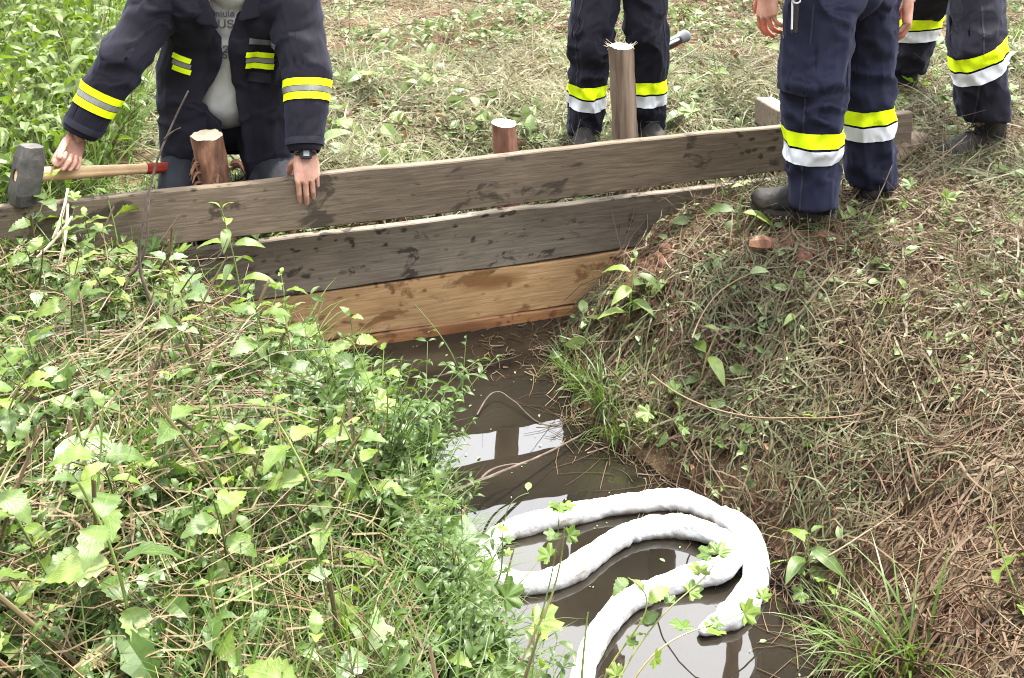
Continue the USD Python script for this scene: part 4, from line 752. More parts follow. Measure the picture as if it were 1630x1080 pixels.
def tubes(c, r, taper=0.5, sides=3):
    N, K, _ = c.shape; t = unit(np.gradient(c, axis=1)); a = unit(np.cross(t, np.where(np.abs(t[..., 2:]) > 0.9, [1.0, 0, 0], [0, 0, 1.0]))); b = np.cross(t, a)
    R = r[:, None] * np.linspace(1, taper, K)[None]; ang = np.arange(sides) * 2 * np.pi / sides
    v = c[:, :, None] + R[..., None, None] * (np.cos(ang)[:, None] * a[:, :, None] + np.sin(ang)[:, None] * b[:, :, None])
    n, k, s = np.meshgrid(np.arange(N), np.arange(K - 1), np.arange(sides), indexing='ij'); o = (n * K + k) * sides
    q = np.stack([o + s, o + (s + 1) % sides, o + sides + (s + 1) % sides, o + sides + s], -1).reshape(-1, 4)
    return v.reshape(-1, 3), np.vstack([q[:, [0, 1, 2]], q[:, [0, 2, 3]]])
def bake(tv, tf, pos, R, sc):
    """copies of one small template baked into a mesh"""
    v = np.einsum('nij,mj->nmi', R, tv) * sc[:, None, None] + pos[:, None]
    f = tf[None] + (np.arange(len(pos)) * len(tv))[:, None, None]
    return v.reshape(-1, 3), f.reshape(-1, 3)
def frames(az, pitch, roll):
    """rotations whose x axis heads along az, rising at pitch, rolled about itself"""
    ca, sa, cp, sp, cr, sr = np.cos(az), np.sin(az), np.cos(pitch), np.sin(pitch), np.cos(roll), np.sin(roll)
    x = np.stack([ca * cp, sa * cp, sp], -1); y0 = np.stack([-sa, ca, 0 * az], -1); z0 = np.cross(x, y0)
    y = y0 * cr[:, None] + z0 * sr[:, None]; z = np.cross(x, y)
    return np.stack([x, y, z], -1)
def leaf(teeth=7, width=0.5, serr=0.14, fold=0.25, droop=0.35, belly=0.42, tip=1.0, wave=0.0, petiole=0.12, seed=0):
    """a leaf of length 1 along x: toothed outline, folded at the midrib, drooping at the tip. returns v, f, uv"""
    n = 2 * teeth + 1; t = np.linspace(0, 1, n); hw = width / 2 * np.sin(np.pi * np.clip(t, 0, 1) ** (math.log(0.5) / math.log(belly))) ** 0.8
    hw = hw * (1 + serr * np.where(np.arange(n) % 2 == 1, 1, -0.6)); hw[0] = 0.012; hw[-1] = 0.004
    x = t - np.where(np.arange(n) % 2 == 0, serr * 0.10, 0) * (t < 1); mid = np.c_[t, 0 * t, -droop * t ** 2 + 0.04 * np.sin(t * 3.1)]
    rows = []
    for k in range(n):
        wv = wave * math.sin(t[k] * 17 + seed); wv2 = wave * math.sin(t[k] * 15 + 2 + seed)
        rows += [(x[k], hw[k], mid[k, 2] + hw[k] * fold + wv * hw[k]), tuple(mid[k]), (x[k], -hw[k], mid[k, 2] + hw[k] * fold + wv2 * hw[k])]
    v = np.array(rows); v[:, 0] = v[:, 0] * (1 - 0.25 * droop * v[:, 0]) + petiole
    uv = np.array([(u, t[k]) for k in range(n) for u in (0.0, 0.5, 1.0)])
    f = []
    for k in range(n - 1):
        a = 3 * k
        for c in (0, 1): f += [(a + c + 1, a + c, a + c + 3), (a + c + 1, a + c + 3, a + c + 4)]
    v = np.vstack([v, [(0, 0.008, 0), (0, -0.008, 0)]]); uv = np.vstack([uv, [(0.5, 0), (0.5, 0)]]); m = len(v)
    f += [(m - 2, m - 1, 2), (m - 2, 2, 0)]
    return v, np.array(f), uv
def lobed(lobes=5, depth=0.42, spread=2.5, fold=0.18, seed=0, cup=0.15):
    """a palmate toothed leaf, stalk at the origin, about 1 long"""
    r_ = np.random.default_rng(seed); n = lobes * 6 + 1; th = np.linspace(-spread, spread, n); ph = np.linspace(0, lobes, n) % 1.0
    rad = (1 - depth * np.abs(2 * ph - 1) ** 1.4) * (0.62 + 0.38 * np.cos(th * 0.55) ** 2) * (1 + 0.07 * np.where(np.arange(n) % 2 == 0, 1, -1)) * (1 + r_.normal(0, 0.03, n))
    o = np.c_[rad * np.cos(th) * 0.62 + 0.36, rad * np.sin(th) * 0.62]; ring = np.c_[(o[:, 0] - 0.36) * 0.5 + 0.33, o[:, 1] * 0.5]
    hz = lambda p, k: np.abs(p[:, 1]) * fold - cup * ((p[:, 0] - 0.3) ** 2 + p[:, 1] ** 2) * k + 0.03 * np.cos(th * lobes / spread * 3.14)
    v = np.vstack([np.c_[o, hz(o, 1.4)], np.c_[ring, hz(ring, 1)], [(0.28, 0, 0)]]); k = np.arange(n - 1)
    f = np.vstack([np.c_[k, k + 1, n + k], np.c_[k + 1, n + k + 1, n + k], np.c_[n + k, n + k + 1, np.full(n - 1, 2 * n)]])
    v = v - v[-1] * 0; v[:, 0] -= 0.02
    uv = np.vstack([np.c_[o[:, 1] * 0.8 + 0.5, o[:, 0]], np.c_[ring[:, 1] * 0.8 + 0.5, ring[:, 0]], [(0.5, 0.28)]])
    return v, f, uv
def xf(v, pos, az, pitch, roll, sc):
    return v @ frames(np.array([az]), np.array([pitch]), np.array([roll]))[0].T * sc + pos
def scatter(n, xlo, xhi, ylo, yhi, test, r=rng):
    out = []
    tot = 0
    while tot < n:
        p = np.c_[r.uniform(xlo, xhi, n * 2), r.uniform(ylo, yhi, n * 2)]; p = p[test(p[:, 0], p[:, 1])]
        out.append(p); tot += len(p)
        if len(out) > 60: break
    return np.vstack(out)[:n]
def S_of(x, y): return (x - A0[0]) * TS[0] + (y - A0[1]) * TS[1]
def W_of(x, y): return (x - A0[0]) * NW[0] + (y - A0[1]) * NW[1]
def in_water(x, y, grow=0.0): return shapely.contains_xy(CHANNEL if not grow else CHANNEL.buffer(grow), x, y)
def seen(x, y, z, margin=0.12):
    dz = z - CAM_H; dep = y * _c - dz * _s; upv = y * _s + dz * _c
    px, py = x / dep, -upv / dep
    return (dep > 0.3) & (np.abs(px) < 0.5 + margin) & (py > -margin) & (py < 0.663 + margin)
def left_bank(x, y): return (W_of(x, y) > 0.04) & ~((S_of(x, y) > 0.50) & (W_of(x, y) < 0.46)) &  (x < np.interp(y, [p[1] for p in LEFT_SHORE[::-1]], [p[0] for p in LEFT_SHORE[::-1]]) + 0.03) & seen(x, y, 0 * x, 0.2)
BARE = [(on_z(1050, 400, -0.12), 0.19), (on_z(1290, 385, -0.02), 0.11)]
def bare(x, y): return sum(np.exp(-((x - b[0]) ** 2 + (y - b[1]) ** 2) / r ** 2) for b, r in BARE) > 0.35 + 0.5 * ((x * 7919.3 + y * 6133.7) % 1)
def right_bank(x, y): return ~bare(x, y) & ((W_of(x, y) > -0.05) | (S_of(x, y) > 3.15)) & (x > np.interp(y, [p[1] for p in RIGHT_SHORE], [p[0] for p in RIGHT_SHORE]) - 0.01) & (~in_water(x, y)) & seen(x, y, 0 * x, 0.2)
def tall_zone(x, y): return (x < -1.62 - (y - 4.2) * 0.39 + 0.35 * (fbm(np.stack([x * 1.5, y * 1.5, 0 * x], -1), 3, 77) - 0.5)) & (W_of(x, y) < -0.1) & seen(x, y, 0 * x + 0.3, 0.25)
def meadow(x, y): return (W_of(x, y) < -0.16) & ~tall_zone(x, y) & seen(x, y, 0 * x, 0.2)
# ---- colours
foliage('nettle_leaf', [(0.0, (0.045, 0.085, 0.016)), (0.4, (0.085, 0.140, 0.024)), (0.75, (0.13, 0.19, 0.032)), (1.0, (0.18, 0.24, 0.055))], veins=True, by='object_info.random', trans=0.42)
foliage('lobed_leaf', [(0.0, (0.055, 0.105, 0.015)), (0.5, (0.095, 0.160, 0.020)), (1.0, (0.15, 0.21, 0.028))], veins=True, by='object_info.random', trans=0.45)
foliage('silver_leaf', [(0.0, (0.085, 0.14, 0.062)), (0.6, (0.14, 0.20, 0.092)), (1.0, (0.20, 0.25, 0.14))], veins=True, by='object_info.random', rough=0.35, trans=0.3)
foliage('small_leaves', [(0.0, (0.055, 0.100, 0.018)), (0.35, (0.115, 0.175, 0.027)), (0.7, (0.185, 0.25, 0.04)), (0.93, (0.26, 0.31, 0.07)), (1.0, (0.36, 0.33, 0.14))], trans=0.42)
foliage('herb_leaves', [(0.0, (0.10, 0.15, 0.026)), (0.4, (0.20, 0.27, 0.042)), (0.8, (0.29, 0.35, 0.07)), (1.0, (0.42, 0.42, 0.2))], trans=0.45)
foliage('grass_blade', [(0.0, (0.07, 0.12, 0.02)), (0.5, (0.15, 0.21, 0.034)), (0.85, (0.23, 0.29, 0.06)), (1.0, (0.40, 0.37, 0.17))], trans=0.4)
foliage('stem_green', [(0.0, (0.06, 0.10, 0.025)), (0.7, (0.14, 0.19, 0.05)), (1.0, (0.20, 0.15, 0.07))], trans=0.0, by='object_info.random')
def hay(name, a, b, scale=1.4, trans=0.25, rough=0.6, seedoff=0.0, lo=0.44, hi=0.62):
    """dry and wilted stems: two palettes that trade places over the ground in patches"""
    n = {'g': ('geometry', {}), 'ra': ('rgb_ramp', {'ramp': a}), 'rb': ('rgb_ramp', {'ramp': b}), 'mp': ('mapping', {'location': (seedoff, 0, 0)}), 'n': ('noise_texture', {'scale': scale, 'detail': 4.0, 'roughness': 0.65}), 'nr': ('rgb_ramp', {'ramp': [(lo, (0, 0, 0)), (hi, (1, 1, 1))]}),
         'm': ('mix_color', {}), 'p': ('principled_bsdf', {'roughness': rough, 'specular_ior_level': 0.4}), 't': ('translucent_bsdf', {}), 'x': ('mix_closure', {'fac': trans})}
    l = [('g.random_per_island', 'ra.fac'), ('g.random_per_island', 'rb.fac'), ('g.position', 'mp.vector'), ('mp.vector', 'n.vector'), ('n.fac', 'nr.fac'), ('ra.color', 'm.a'), ('rb.color', 'm.b'), ('nr.color', 'm.fac'), ('m.result', 'p.base_color'), ('m.result', 't.color'), ('p.BSDF', 'x.closure1'), ('t.BSDF', 'x.closure2')]
    mat(name, n, l, 'x.closure')
STRAW = [(0.0, (0.12, 0.080, 0.045)), (0.35, (0.32, 0.235, 0.135)), (0.7, (0.50, 0.405, 0.26)), (0.92, (0.66, 0.58, 0.43)), (1.0, (0.74, 0.69, 0.57))]
RUST = [(0.0, (0.085, 0.042, 0.024)), (0.4, (0.22, 0.12, 0.065)), (0.75, (0.37, 0.235, 0.14)), (1.0, (0.56, 0.44, 0.30))]
WILT = [(0.0, (0.09, 0.10, 0.045)), (0.35, (0.21, 0.225, 0.11)), (0.65, (0.34, 0.335, 0.20)), (0.88, (0.50, 0.485, 0.34)), (1.0, (0.66, 0.645, 0.55))]
DRYGR = [(0.0, (0.17, 0.125, 0.06)), (0.4, (0.36, 0.30, 0.16)), (0.75, (0.54, 0.47, 0.28)), (1.0, (0.72, 0.66, 0.47))]
PALE = [(0.0, (0.22, 0.21, 0.12)), (0.3, (0.42, 0.41, 0.26)), (0.65, (0.60, 0.585, 0.44)), (0.9, (0.74, 0.73, 0.63)), (1.0, (0.80, 0.80, 0.76))]
hay('bank_straw', STRAW, RUST, 1.7, lo=0.50, hi=0.68, trans=0.1)
hay('bank_hay', WILT, STRAW, 1.5, lo=0.46, hi=0.62)
hay('meadow_hay', PALE, WILT, 1.3, seedoff=3.1, lo=0.47, hi=0.66, trans=0.35)
hay('left_straw', STRAW, DRYGR, 2.0, trans=0.1)
hay('tall_grass', [(0.0, (0.07, 0.12, 0.02)), (0.4, (0.16, 0.23, 0.036)), (0.8, (0.26, 0.32, 0.07)), (1.0, (0.45, 0.45, 0.2))], [(0.0, (0.10, 0.14, 0.026)), (0.5, (0.22, 0.27, 0.055)), (1.0, (0.44, 0.42, 0.18))], 1.2, trans=0.4)
hay('leaf_scraps', [(0.0, (0.14, 0.19, 0.08)), (0.4, (0.32, 0.37, 0.23)), (0.75, (0.52, 0.55, 0.45)), (1.0, (0.70, 0.72, 0.68))], [(0.0, (0.13, 0.18, 0.05)), (0.6, (0.28, 0.33, 0.13)), (1.0, (0.52, 0.52, 0.36))], 2.2, trans=0.3, rough=0.4)
hay('brown_scraps', RUST, [(0.0, (0.20, 0.09, 0.04)), (0.6, (0.40, 0.21, 0.09)), (1.0, (0.5, 0.36, 0.2))], 2.0)
hay('dry_stalk', STRAW, [(0.0, (0.10, 0.085, 0.035)), (0.5, (0.21, 0.19, 0.08)), (1.0, (0.40, 0.34, 0.19))], 4.0, trans=0.0)
noisy('red_soil', [(0.3, (0.04, 0.021, 0.014)), (0.5, (0.085, 0.043, 0.028)), (0.75, (0.14, 0.08, 0.052))], scale=25, rough=0.95, bump=0.004, coord='object', spec=0.1)
noisy('twig_bark', [(0.3, (0.035, 0.024, 0.018)), (0.6, (0.085, 0.062, 0.048)), (0.8, (0.16, 0.125, 0.10))], scale=30, rough=0.8, bump=0.001)
U = lambda lo, hi, n: rng.uniform(lo, hi, n)
def lie(c, h, follow=1.0):
    """lays centre lines on the ground at height h above it, keeping a little of their own arch"""
    g = ground_z(c[..., 0], c[..., 1]); z0 = c[:, :1, 2]; c[..., 2] = g * follow + g[:, :1] * (1 - follow) + (c[..., 2] - z0) + h[:, None]; return flat(c)
def flat(c): g = c[..., 2]; return c[np.ptp(g, axis=1) < 0.09 + 0.55 * np.linalg.norm(c[:, -1, :2] - c[:, 0, :2], axis=1)]

# ---- loose stuff: matted dry stems and wilted grass on the right bank
n = 30000; p = scatter(n, 0.1, 3.4, 1.1, 5.2, right_bank); az = np.where(rng.random(n) < 0.6, rng.normal(0.25, 0.55, n), U(-3.2, 3.2, n)) + np.pi * (rng.random(n) < 0.5)
L = np.minimum(0.03 + rng.gamma(1.5, 0.055, n), 0.30); c = lines(np.c_[p, 0 * az], az, rng.normal(0.08, 0.25, n), L, rng.normal(0.15, 0.6, n), rng.normal(0, 0.9, n), 4)
c = (lie(c, U(0.0, 0.05, n))); n = len(c); obj('dry_stems', tubes(c, np.minimum(0.0008 + rng.gamma(1.6, 0.0007, n), 0.0032) * np.interp(c[:, 0, 1], [2.0, 3.0], [1.25, 1.0])), 'bank_straw', kind='stuff', label='matted dry stems covering the right bank', category='dry stems')
n = 60000; p = scatter(n, 0.1, 4.0, 1.1, 5.6, right_bank); az = U(-3.2, 3.2, n); L = 0.04 + rng.gamma(2.0, 0.035, n)
keep = rng.random(n) < np.clip(0.45 + (p[:, 1] - 2.2) * 0.5 + (fbm(np.c_[p * 2.2, 0 * az], 3, 9) - 0.5) * 2.4, 0.12, 1); p, az, L = p[keep], az[keep], L[keep]; n = len(p)
c = lines(np.c_[p, 0 * az], az, rng.normal(0.25, 0.35, n), L, rng.normal(0.7, 0.6, n), rng.normal(0, 0.9, n), 4); c = (lie(c, U(0.0, 0.055, n))); n = len(c)
obj('wilted_grass', ribbons(c, U(0.0025, 0.0085, n) * np.interp(c[:, 0, 1], [1.8, 3.0], [0.6, 1.0]), roll=U(-1.2, 1.2, n)), 'bank_hay', kind='stuff', label='wilted cut grass lying on the right bank', category='cut grass')
n = 1800; p = scatter(n, 0.1, 3.6, 1.1, 5.2, right_bank); lv, lf, _ = leaf(3, 0.55, 0.0, 0.3, 0.3)
pos = np.c_[p, ground_z(p[:, 0], p[:, 1]) + U(0.0, 0.05, n)]
obj('leaf_litter', bake(lv, lf, pos, frames(U(-3.2, 3.2, n), rng.normal(0, 0.5, n), rng.normal(0, 0.7, n)), 0.008 + rng.gamma(2, 0.006, n)), 'brown_scraps', kind='stuff', label='small dead brown leaves on the right bank', category='leaf litter')
n = 4200; p = scatter(n, 0.1, 3.6, 1.1, 5.2, lambda x, y: right_bank(x, y) & (fbm(np.c_[x * 2.4, y * 2.4, 0 * x], 3, 19) > 0.46)); pos = np.c_[p, ground_z(p[:, 0], p[:, 1]) + U(0.005, 0.06, n)]
obj('pale_leaf_scraps', bake(lv, lf, pos, frames(U(-3.2, 3.2, n), rng.normal(0, 0.5, n), rng.normal(0, 0.7, n)), 0.014 + rng.gamma(2, 0.009, n)), 'leaf_scraps', kind='stuff', label='cut pale leaves scattered on the right bank', category='cut leaves')

# ---- the mown meadow behind the dam
n = 88000; p = np.vstack([scatter(52000, -4, 4.6, 3.0, 5.6, meadow), scatter(36000, -5, 6, 5.6, 9.5, meadow)]); az = U(-3.2, 3.2, n)
L = 0.05 + rng.gamma(2.2, 0.035, n); heap = np.clip(fbm(np.c_[p * 2.6, 0 * az], 3, 14) - 0.42, 0, 1) * 0.35
c = lines(np.c_[p, 0 * az], az, rng.normal(0.3, 0.45, n), L, rng.normal(0.9, 0.8, n), rng.normal(0, 1.2, n), 4); c = lie(c, heap * U(0.15, 1, n) + U(0, 0.02, n)); n = len(c)
obj('mown_grass', ribbons(c, U(0.004, 0.011, n), roll=U(-1.3, 1.3, n)), 'meadow_hay', kind='stuff', label='pale wilted mown grass covering the meadow behind the dam', category='mown grass')
n = 7000; p = scatter(n, -4.5, 5.5, 3.0, 8.8, meadow); az = U(-3.2, 3.2, n); heap = np.clip(fbm(np.c_[p * 2.6, 0 * az], 3, 14) - 0.42, 0, 1) * 0.35
c = lines(np.c_[p, 0 * az], az, rng.normal(0.1, 0.2, n), 0.12 + rng.gamma(2, 0.09, n), rng.normal(0.2, 0.4, n), rng.normal(0, 0.5, n), 4); c = lie(c, heap + U(0, 0.03, n)); n = len(c)
obj('dry_meadow_stalks', tubes(c, U(0.0012, 0.003, n)), 'bank_straw', kind='stuff', label='loose dry stalks on the mown meadow', category='dry stems')
n = 13000; p = scatter(n, -4.5, 5.5, 3.0, 8.8, lambda x, y: meadow(x, y) & (fbm(np.c_[x * 1.6, y * 1.6, 0 * x], 3, 29) > 0.42)); heap = np.clip(fbm(np.c_[p * 2.6, np.zeros(n)], 3, 14) - 0.42, 0, 1) * 0.35
pos = np.c_[p, ground_z(p[:, 0], p[:, 1]) + heap + U(0.0, 0.04, n)]
obj('cut_leaves', bake(lv, lf, pos, frames(U(-3.2, 3.2, n), rng.normal(0, 0.6, n), rng.normal(0, 0.8, n)), 0.02 + rng.gamma(2, 0.014, n)), 'leaf_scraps', kind='stuff', label='pale cut leaves strewn over the mown meadow', category='cut leaves')
n = 1500; p = scatter(n, -4.5, 5.5, 3.2, 8.8, lambda x, y: meadow(x, y) & (fbm(np.c_[x * 1.3, y * 1.3, 0 * x], 3, 39) > 0.58)); pos = np.c_[p, ground_z(p[:, 0], p[:, 1]) + U(0.02, 0.09, n)]
obj('rusty_leaves', bake(lv, lf, pos, frames(U(-3.2, 3.2, n), rng.normal(0, 0.6, n), rng.normal(0, 0.8, n)), 0.02 + rng.gamma(2, 0.012, n)), 'brown_scraps', kind='stuff', label='rust brown dead leaves among the mown grass', category='leaf litter')

n = 5200; sw_ = np.c_[U(-0.7, 1.5, n), U(-0.75, -0.04, n)]; p = A0[:2] + sw_[:, :1] * TS + sw_[:, 1:] * NW; p = p[(sw_[:, 1] < -0.30) | (sw_[:, 0] < 0.25)]; n = len(p)
c = lines(np.c_[p, ground_z(p[:, 0], p[:, 1])], U(-3.2, 3.2, n), U(0.3, 1.3, n), U(0.05, 0.2, n), U(0.4, 2.0, n), rng.normal(0, 0.6, n), 5)
wc_ = W_of(c[..., 0], c[..., 1]); c = c[(wc_.max(1) < -0.15) | (S_of(c[:, 0, 0], c[:, 0, 1]) < 0.2)]; n = len(c)
obj('trampled_grass', ribbons(c, U(0.003, 0.008, n)), 'tall_grass', kind='stuff', label='trampled green grass round the kneeling man behind the topmost board', category='grass')
# ---- tall lush growth beyond the hammer
n = 17000; p = scatter(n, -6.5, -1.6, 3.2, 9.5, tall_zone); az = U(-3.2, 3.2, n); L = U(0.25, 0.75, n) * np.interp(p[:, 1], [3.2, 5], [0.5, 1.0])
c = lines(np.c_[p, ground_z(p[:, 0], p[:, 1])], az, U(0.9, 1.5, n), L, U(0.3, 2.0, n), rng.normal(0, 0.5, n), 5)
obj('tall_grass', ribbons(c, U(0.004, 0.011, n)), 'tall_grass', kind='stuff', label='tall lush green grass beyond the sledgehammer', category='tall grass')
n = 15000; p = scatter(n, -6.5, -1.6, 3.3, 9.5, tall_zone); lv2, lf2, _ = leaf(2, 0.42, 0.0, 0.3, 0.4)
pos = np.c_[p, ground_z(p[:, 0], p[:, 1]) + rng.beta(1.6, 1.2, n) * np.interp(p[:, 1], [3.2, 5], [0.35, 0.62])]
obj('tall_herb_leaves', bake(lv2, lf2, pos, frames(U(-3.2, 3.2, n), rng.normal(-0.1, 0.5, n), rng.normal(0, 0.5, n)), 0.03 + rng.gamma(2.2, 0.016, n)), 'herb_leaves', kind='stuff', label='dense leafy herbs growing among the tall grass', category='herbs')
n = 420; p = scatter(n, -6.5, -1.6, 3.4, 9.5, tall_zone); c = lines(np.c_[p, ground_z(p[:, 0], p[:, 1])], U(-3.2, 3.2, n), U(1.1, 1.55, n), U(0.5, 1.0, n), U(0.0, 0.8, n), rng.normal(0, 0.3, n), 6)
obj('flowering_stalks', tubes(c, U(0.0015, 0.003, n)), 'dry_stalk', kind='stuff', label='thin pale stalks rising from the tall grass', category='stalks')

# ---- undergrowth of the left bank
n = 17000; p = scatter(n, -2.6, 0.4, 0.9, 3.3, left_bank); lv3, lf3, _ = leaf(3, 0.46, 0.16, 0.3, 0.4); pos = np.c_[p, ground_z(p[:, 0], p[:, 1]) + rng.beta(1.2, 1.8, n) * 0.19]
dens = fbm(np.c_[p * 3.2, 0 * p[:, 0]], 3, 41); keep = dens > 0.43; pos = pos[keep]; n = len(pos)
obj('ground_leaves', bake(lv3, lf3, pos, frames(U(-3.2, 3.2, n), rng.normal(0.1, 0.5, n), rng.normal(0, 0.5, n)), 0.012 + rng.gamma(2.2, 0.0075, n)), 'small_leaves', kind='stuff', label='small green leaves of the low growth on the left bank', category='ground cover')
n = 5200; p = scatter(n, -2.6, 0.4, 0.9, 3.3, left_bank); az = U(-3.2, 3.2, n); c = lines(np.c_[p, 0 * az], az, rng.normal(0.12, 0.3, n), 0.04 + rng.gamma(1.6, 0.055, n), rng.normal(0.1, 0.4, n), rng.normal(0, 0.5, n), 3); c = lie(c, U(0, 0.17, n)); n = len(c)
obj('dry_straw', tubes(c, U(0.0008, 0.0028, n)), 'left_straw', kind='stuff', label='dry straw and broken stems between the plants of the left bank', category='dry straw')
n = 15000; p = scatter(n, -2.6, 0.4, 0.9, 3.3, left_bank); az = U(-3.2, 3.2, n); c = lines(np.c_[p, ground_z(p[:, 0], p[:, 1])], az, U(0.5, 1.4, n), U(0.08, 0.30, n), U(0.3, 1.8, n), rng.normal(0, 0.5, n), 5)
obj('short_grass', ribbons(c, U(0.002, 0.006, n)), 'grass_blade', kind='stuff', label='short green grass between the plants of the left bank', category='grass')
n = 1500; p = np.vstack([np.c_[rng.normal(b[0], r * 0.75, n), rng.normal(b[1], r * 0.75, n)] for b, r in BARE]); p = p[~in_water(p[:, 0], p[:, 1], 0.03) & (W_of(p[:, 0], p[:, 1]) > -0.06)]; n = len(p); cl_ = trimesh.creation.icosphere(1, 1.0); cv_ = cl_.vertices * (0.75 + 0.5 * meshkit.noise(cl_.vertices * 1.7, 3))[:, None]
obj('soil_clods', bake(cv_, cl_.faces, np.c_[p, ground_z(p[:, 0], p[:, 1]) + U(0.0, 0.03, n)], frames(U(-3, 3, n), U(-1, 1, n), U(-3, 3, n)), 0.003 + rng.gamma(1.5, 0.0045, n)), 'red_soil', smooth=True, kind='stuff', label='crumbly red brown soil dug up beside the boards and under the boot', category='soil')
n = 260; e_ = np.array(CHANNEL.bounds); p = np.c_[U(e_[0], e_[2], n * 6), U(1.2, e_[3], n * 6)]; p = p[in_water(p[:, 0], p[:, 1]) & (W_of(p[:, 0], p[:, 1]) > -0.08)][:n // 2]; n = len(p)
obj('floating_specks', bake(leaf(2, 0.5, 0.0, 0.1, 0.1)[0], leaf(2, 0.5, 0.0, 0.1, 0.1)[1], np.c_[p, np.full(n, ZW + 0.004)], frames(U(-3, 3, n), np.zeros(n), np.zeros(n)), 0.004 + rng.gamma(1.5, 0.004, n)), 'leaf_scraps', kind='stuff', label='small scraps of leaf drifting on the water', category='floating scraps')
zc = [(on_z(90, 1000, 0.0), 0.22), (on_z(20, 530, 0.0), 0.25), (on_z(250, 660, 0.0), 0.18)]
n = 240; p = np.vstack([np.c_[rng.normal(b[0], r, n), rng.normal(b[1], r, n)] for b, r in zc]); p = p[left_bank(p[:, 0], p[:, 1])]; n = len(p)
c = lines(np.c_[p, np.zeros(n)], rng.normal(0.5, 0.9, n), rng.normal(0.15, 0.25, n), 0.08 + rng.gamma(2, 0.06, n), rng.normal(0.1, 0.3, n), rng.normal(0, 0.3, n), 3); c = lie(c, U(0.03, 0.17, n)); n = len(c)
obj('broken_straw', tubes(c, U(0.0010, 0.0028, n)), 'left_straw', kind='stuff', label='patches of thicker broken straw lying over the growth of the left bank', category='dry straw')
# the same growth going on beyond the frame
out_ = lambda x, y: ~seen(x, y, 0 * x, 0.19) & ~in_water(x, y, 0.03) & ~((W_of(x, y) < 0.04) & (W_of(x, y) > -0.16) & (S_of(x, y) > -0.6) & (S_of(x, y) < 3.5))
for n, box, m, nm, lab in ((26000, (0.5, 6.0, 0.0, 6.5), 'bank_hay', 'wilted_grass', 'wilted cut grass carrying on to the side of the right bank'), (16000, (-5.5, 0.1, -0.3, 3.2), 'grass_blade', 'short_grass', 'green grass carrying on to the side of the left bank'), (14000, (-9, 9, 4.0, 13.0), 'meadow_hay', 'mown_grass', 'mown grass carrying on across the far meadow')):
    p = scatter(n, *box, lambda x, y: out_(x, y) & ((x > 0.0) if nm == 'wilted_grass' else (x < 0.2) if nm == 'short_grass' else (x > -99)))
    n = len(p); up_ = nm == 'short_grass'
    c = lines(np.c_[p, ground_z(p[:, 0], p[:, 1]) + U(0, 0.03, n)], U(-3.2, 3.2, n), U(0.4, 1.4, n) if up_ else rng.normal(0.25, 0.3, n), U(0.08, 0.32, n), U(0.4, 1.9, n) if up_ else rng.normal(0.5, 0.4, n), rng.normal(0, 0.7, n), 4)
    obj(nm, ribbons(c, U(0.004, 0.012, n)), m, kind='stuff', label=lab, category='grass')
# grass fringe and floating scraps at the water's edge
n = 420; e = rng.choice(len(RIGHT_SHORE) - 5, n) + 3; tt = rng.random(n); ra = np.array(RIGHT_SHORE); p = ra[e] * (1 - tt)[:, None] + ra[e + 1] * tt[:, None] + rng.normal(-0.03, 0.04, (n, 2))
c = lines(np.c_[p, np.full(n, ZW + 0.006)], U(-3.2, 3.2, n), np.full(n, 0.0), U(0.03, 0.2, n), rng.normal(0, 0.02, n), rng.normal(0, 0.7, n), 3); c[..., 2] = ZW + 0.004
obj('floating_straw', tubes(c, U(0.0007, 0.002, n)), 'bank_straw', kind='stuff', label='bits of straw floating along the edge of the water', category='floating straw')

# ------------------------------------------------------------------ plants as things of their own
def mesh_leaf(plant, tpl, pos, az, pitch, roll, sc, m):
    return obj('leaf', (xf(tpl[0], pos, az, pitch, roll, sc), tpl[1]), m, plant, smooth=True, uv=tpl[2])
T_N = [leaf(7, 0.52, 0.15, 0.22, 0.38, wave=0.12, seed=k) for k in range(3)]
T_B = leaf(8, 0.66, 0.10, 0.16, 0.30, belly=0.38, wave=0.2, seed=5)
T_L = [lobed(5, 0.40, 2.5, 0.18, k) for k in range(3)]
T_O = [leaf(4, 0.36, 0.0, 0.28, 0.45, wave=0.08, seed=k) for k in range(2)]
T_S = leaf(3, 0.30, 0.0, 0.3, 0.3)
PROTO = {}
def nettle(key, h, pairs, L, seed, m='nettle_leaf', lean=0.15, tpl=None, start=0.25):
    r = np.random.default_rng(seed); P = thing('leafy_plant'); tpl = tpl or T_N; a0 = r.uniform(0, 6.28)
    top = V(math.cos(a0) * lean * h, math.sin(a0) * lean * h, h); path = curve([V(0, 0, -0.03), top * V(0.3, 0.3, 0.5), top], 8)
    obj('stem', tube(path, np.linspace(0.0034, 0.0016, 8), 5), 'stem_green', P, smooth=True)
    for k in range(pairs):
        t = start + (1 - start) * (k / max(pairs - 1, 1)); q = path[min(int(t * 7), 7)] * (1 - (t * 7 % 1)) + path[min(int(t * 7) + 1, 7)] * (t * 7 % 1) if t < 1 else path[-1]
        az = a0 + k * 1.57 + r.normal(0, 0.25); s = L * (0.75 + 0.5 * math.sin(t * 2.6)) * (0.5 if k == pairs - 1 else 1) * r.uniform(0.85, 1.15)
        for sg in (0, math.pi): mesh_leaf(P, tpl[r.integers(len(tpl))], q, az + sg + r.normal(0, 0.2), r.uniform(-0.15, 0.45) + (0.5 if k == pairs - 1 else 0), r.normal(0, 0.25), s, m)
    PROTO[key] = P; return P
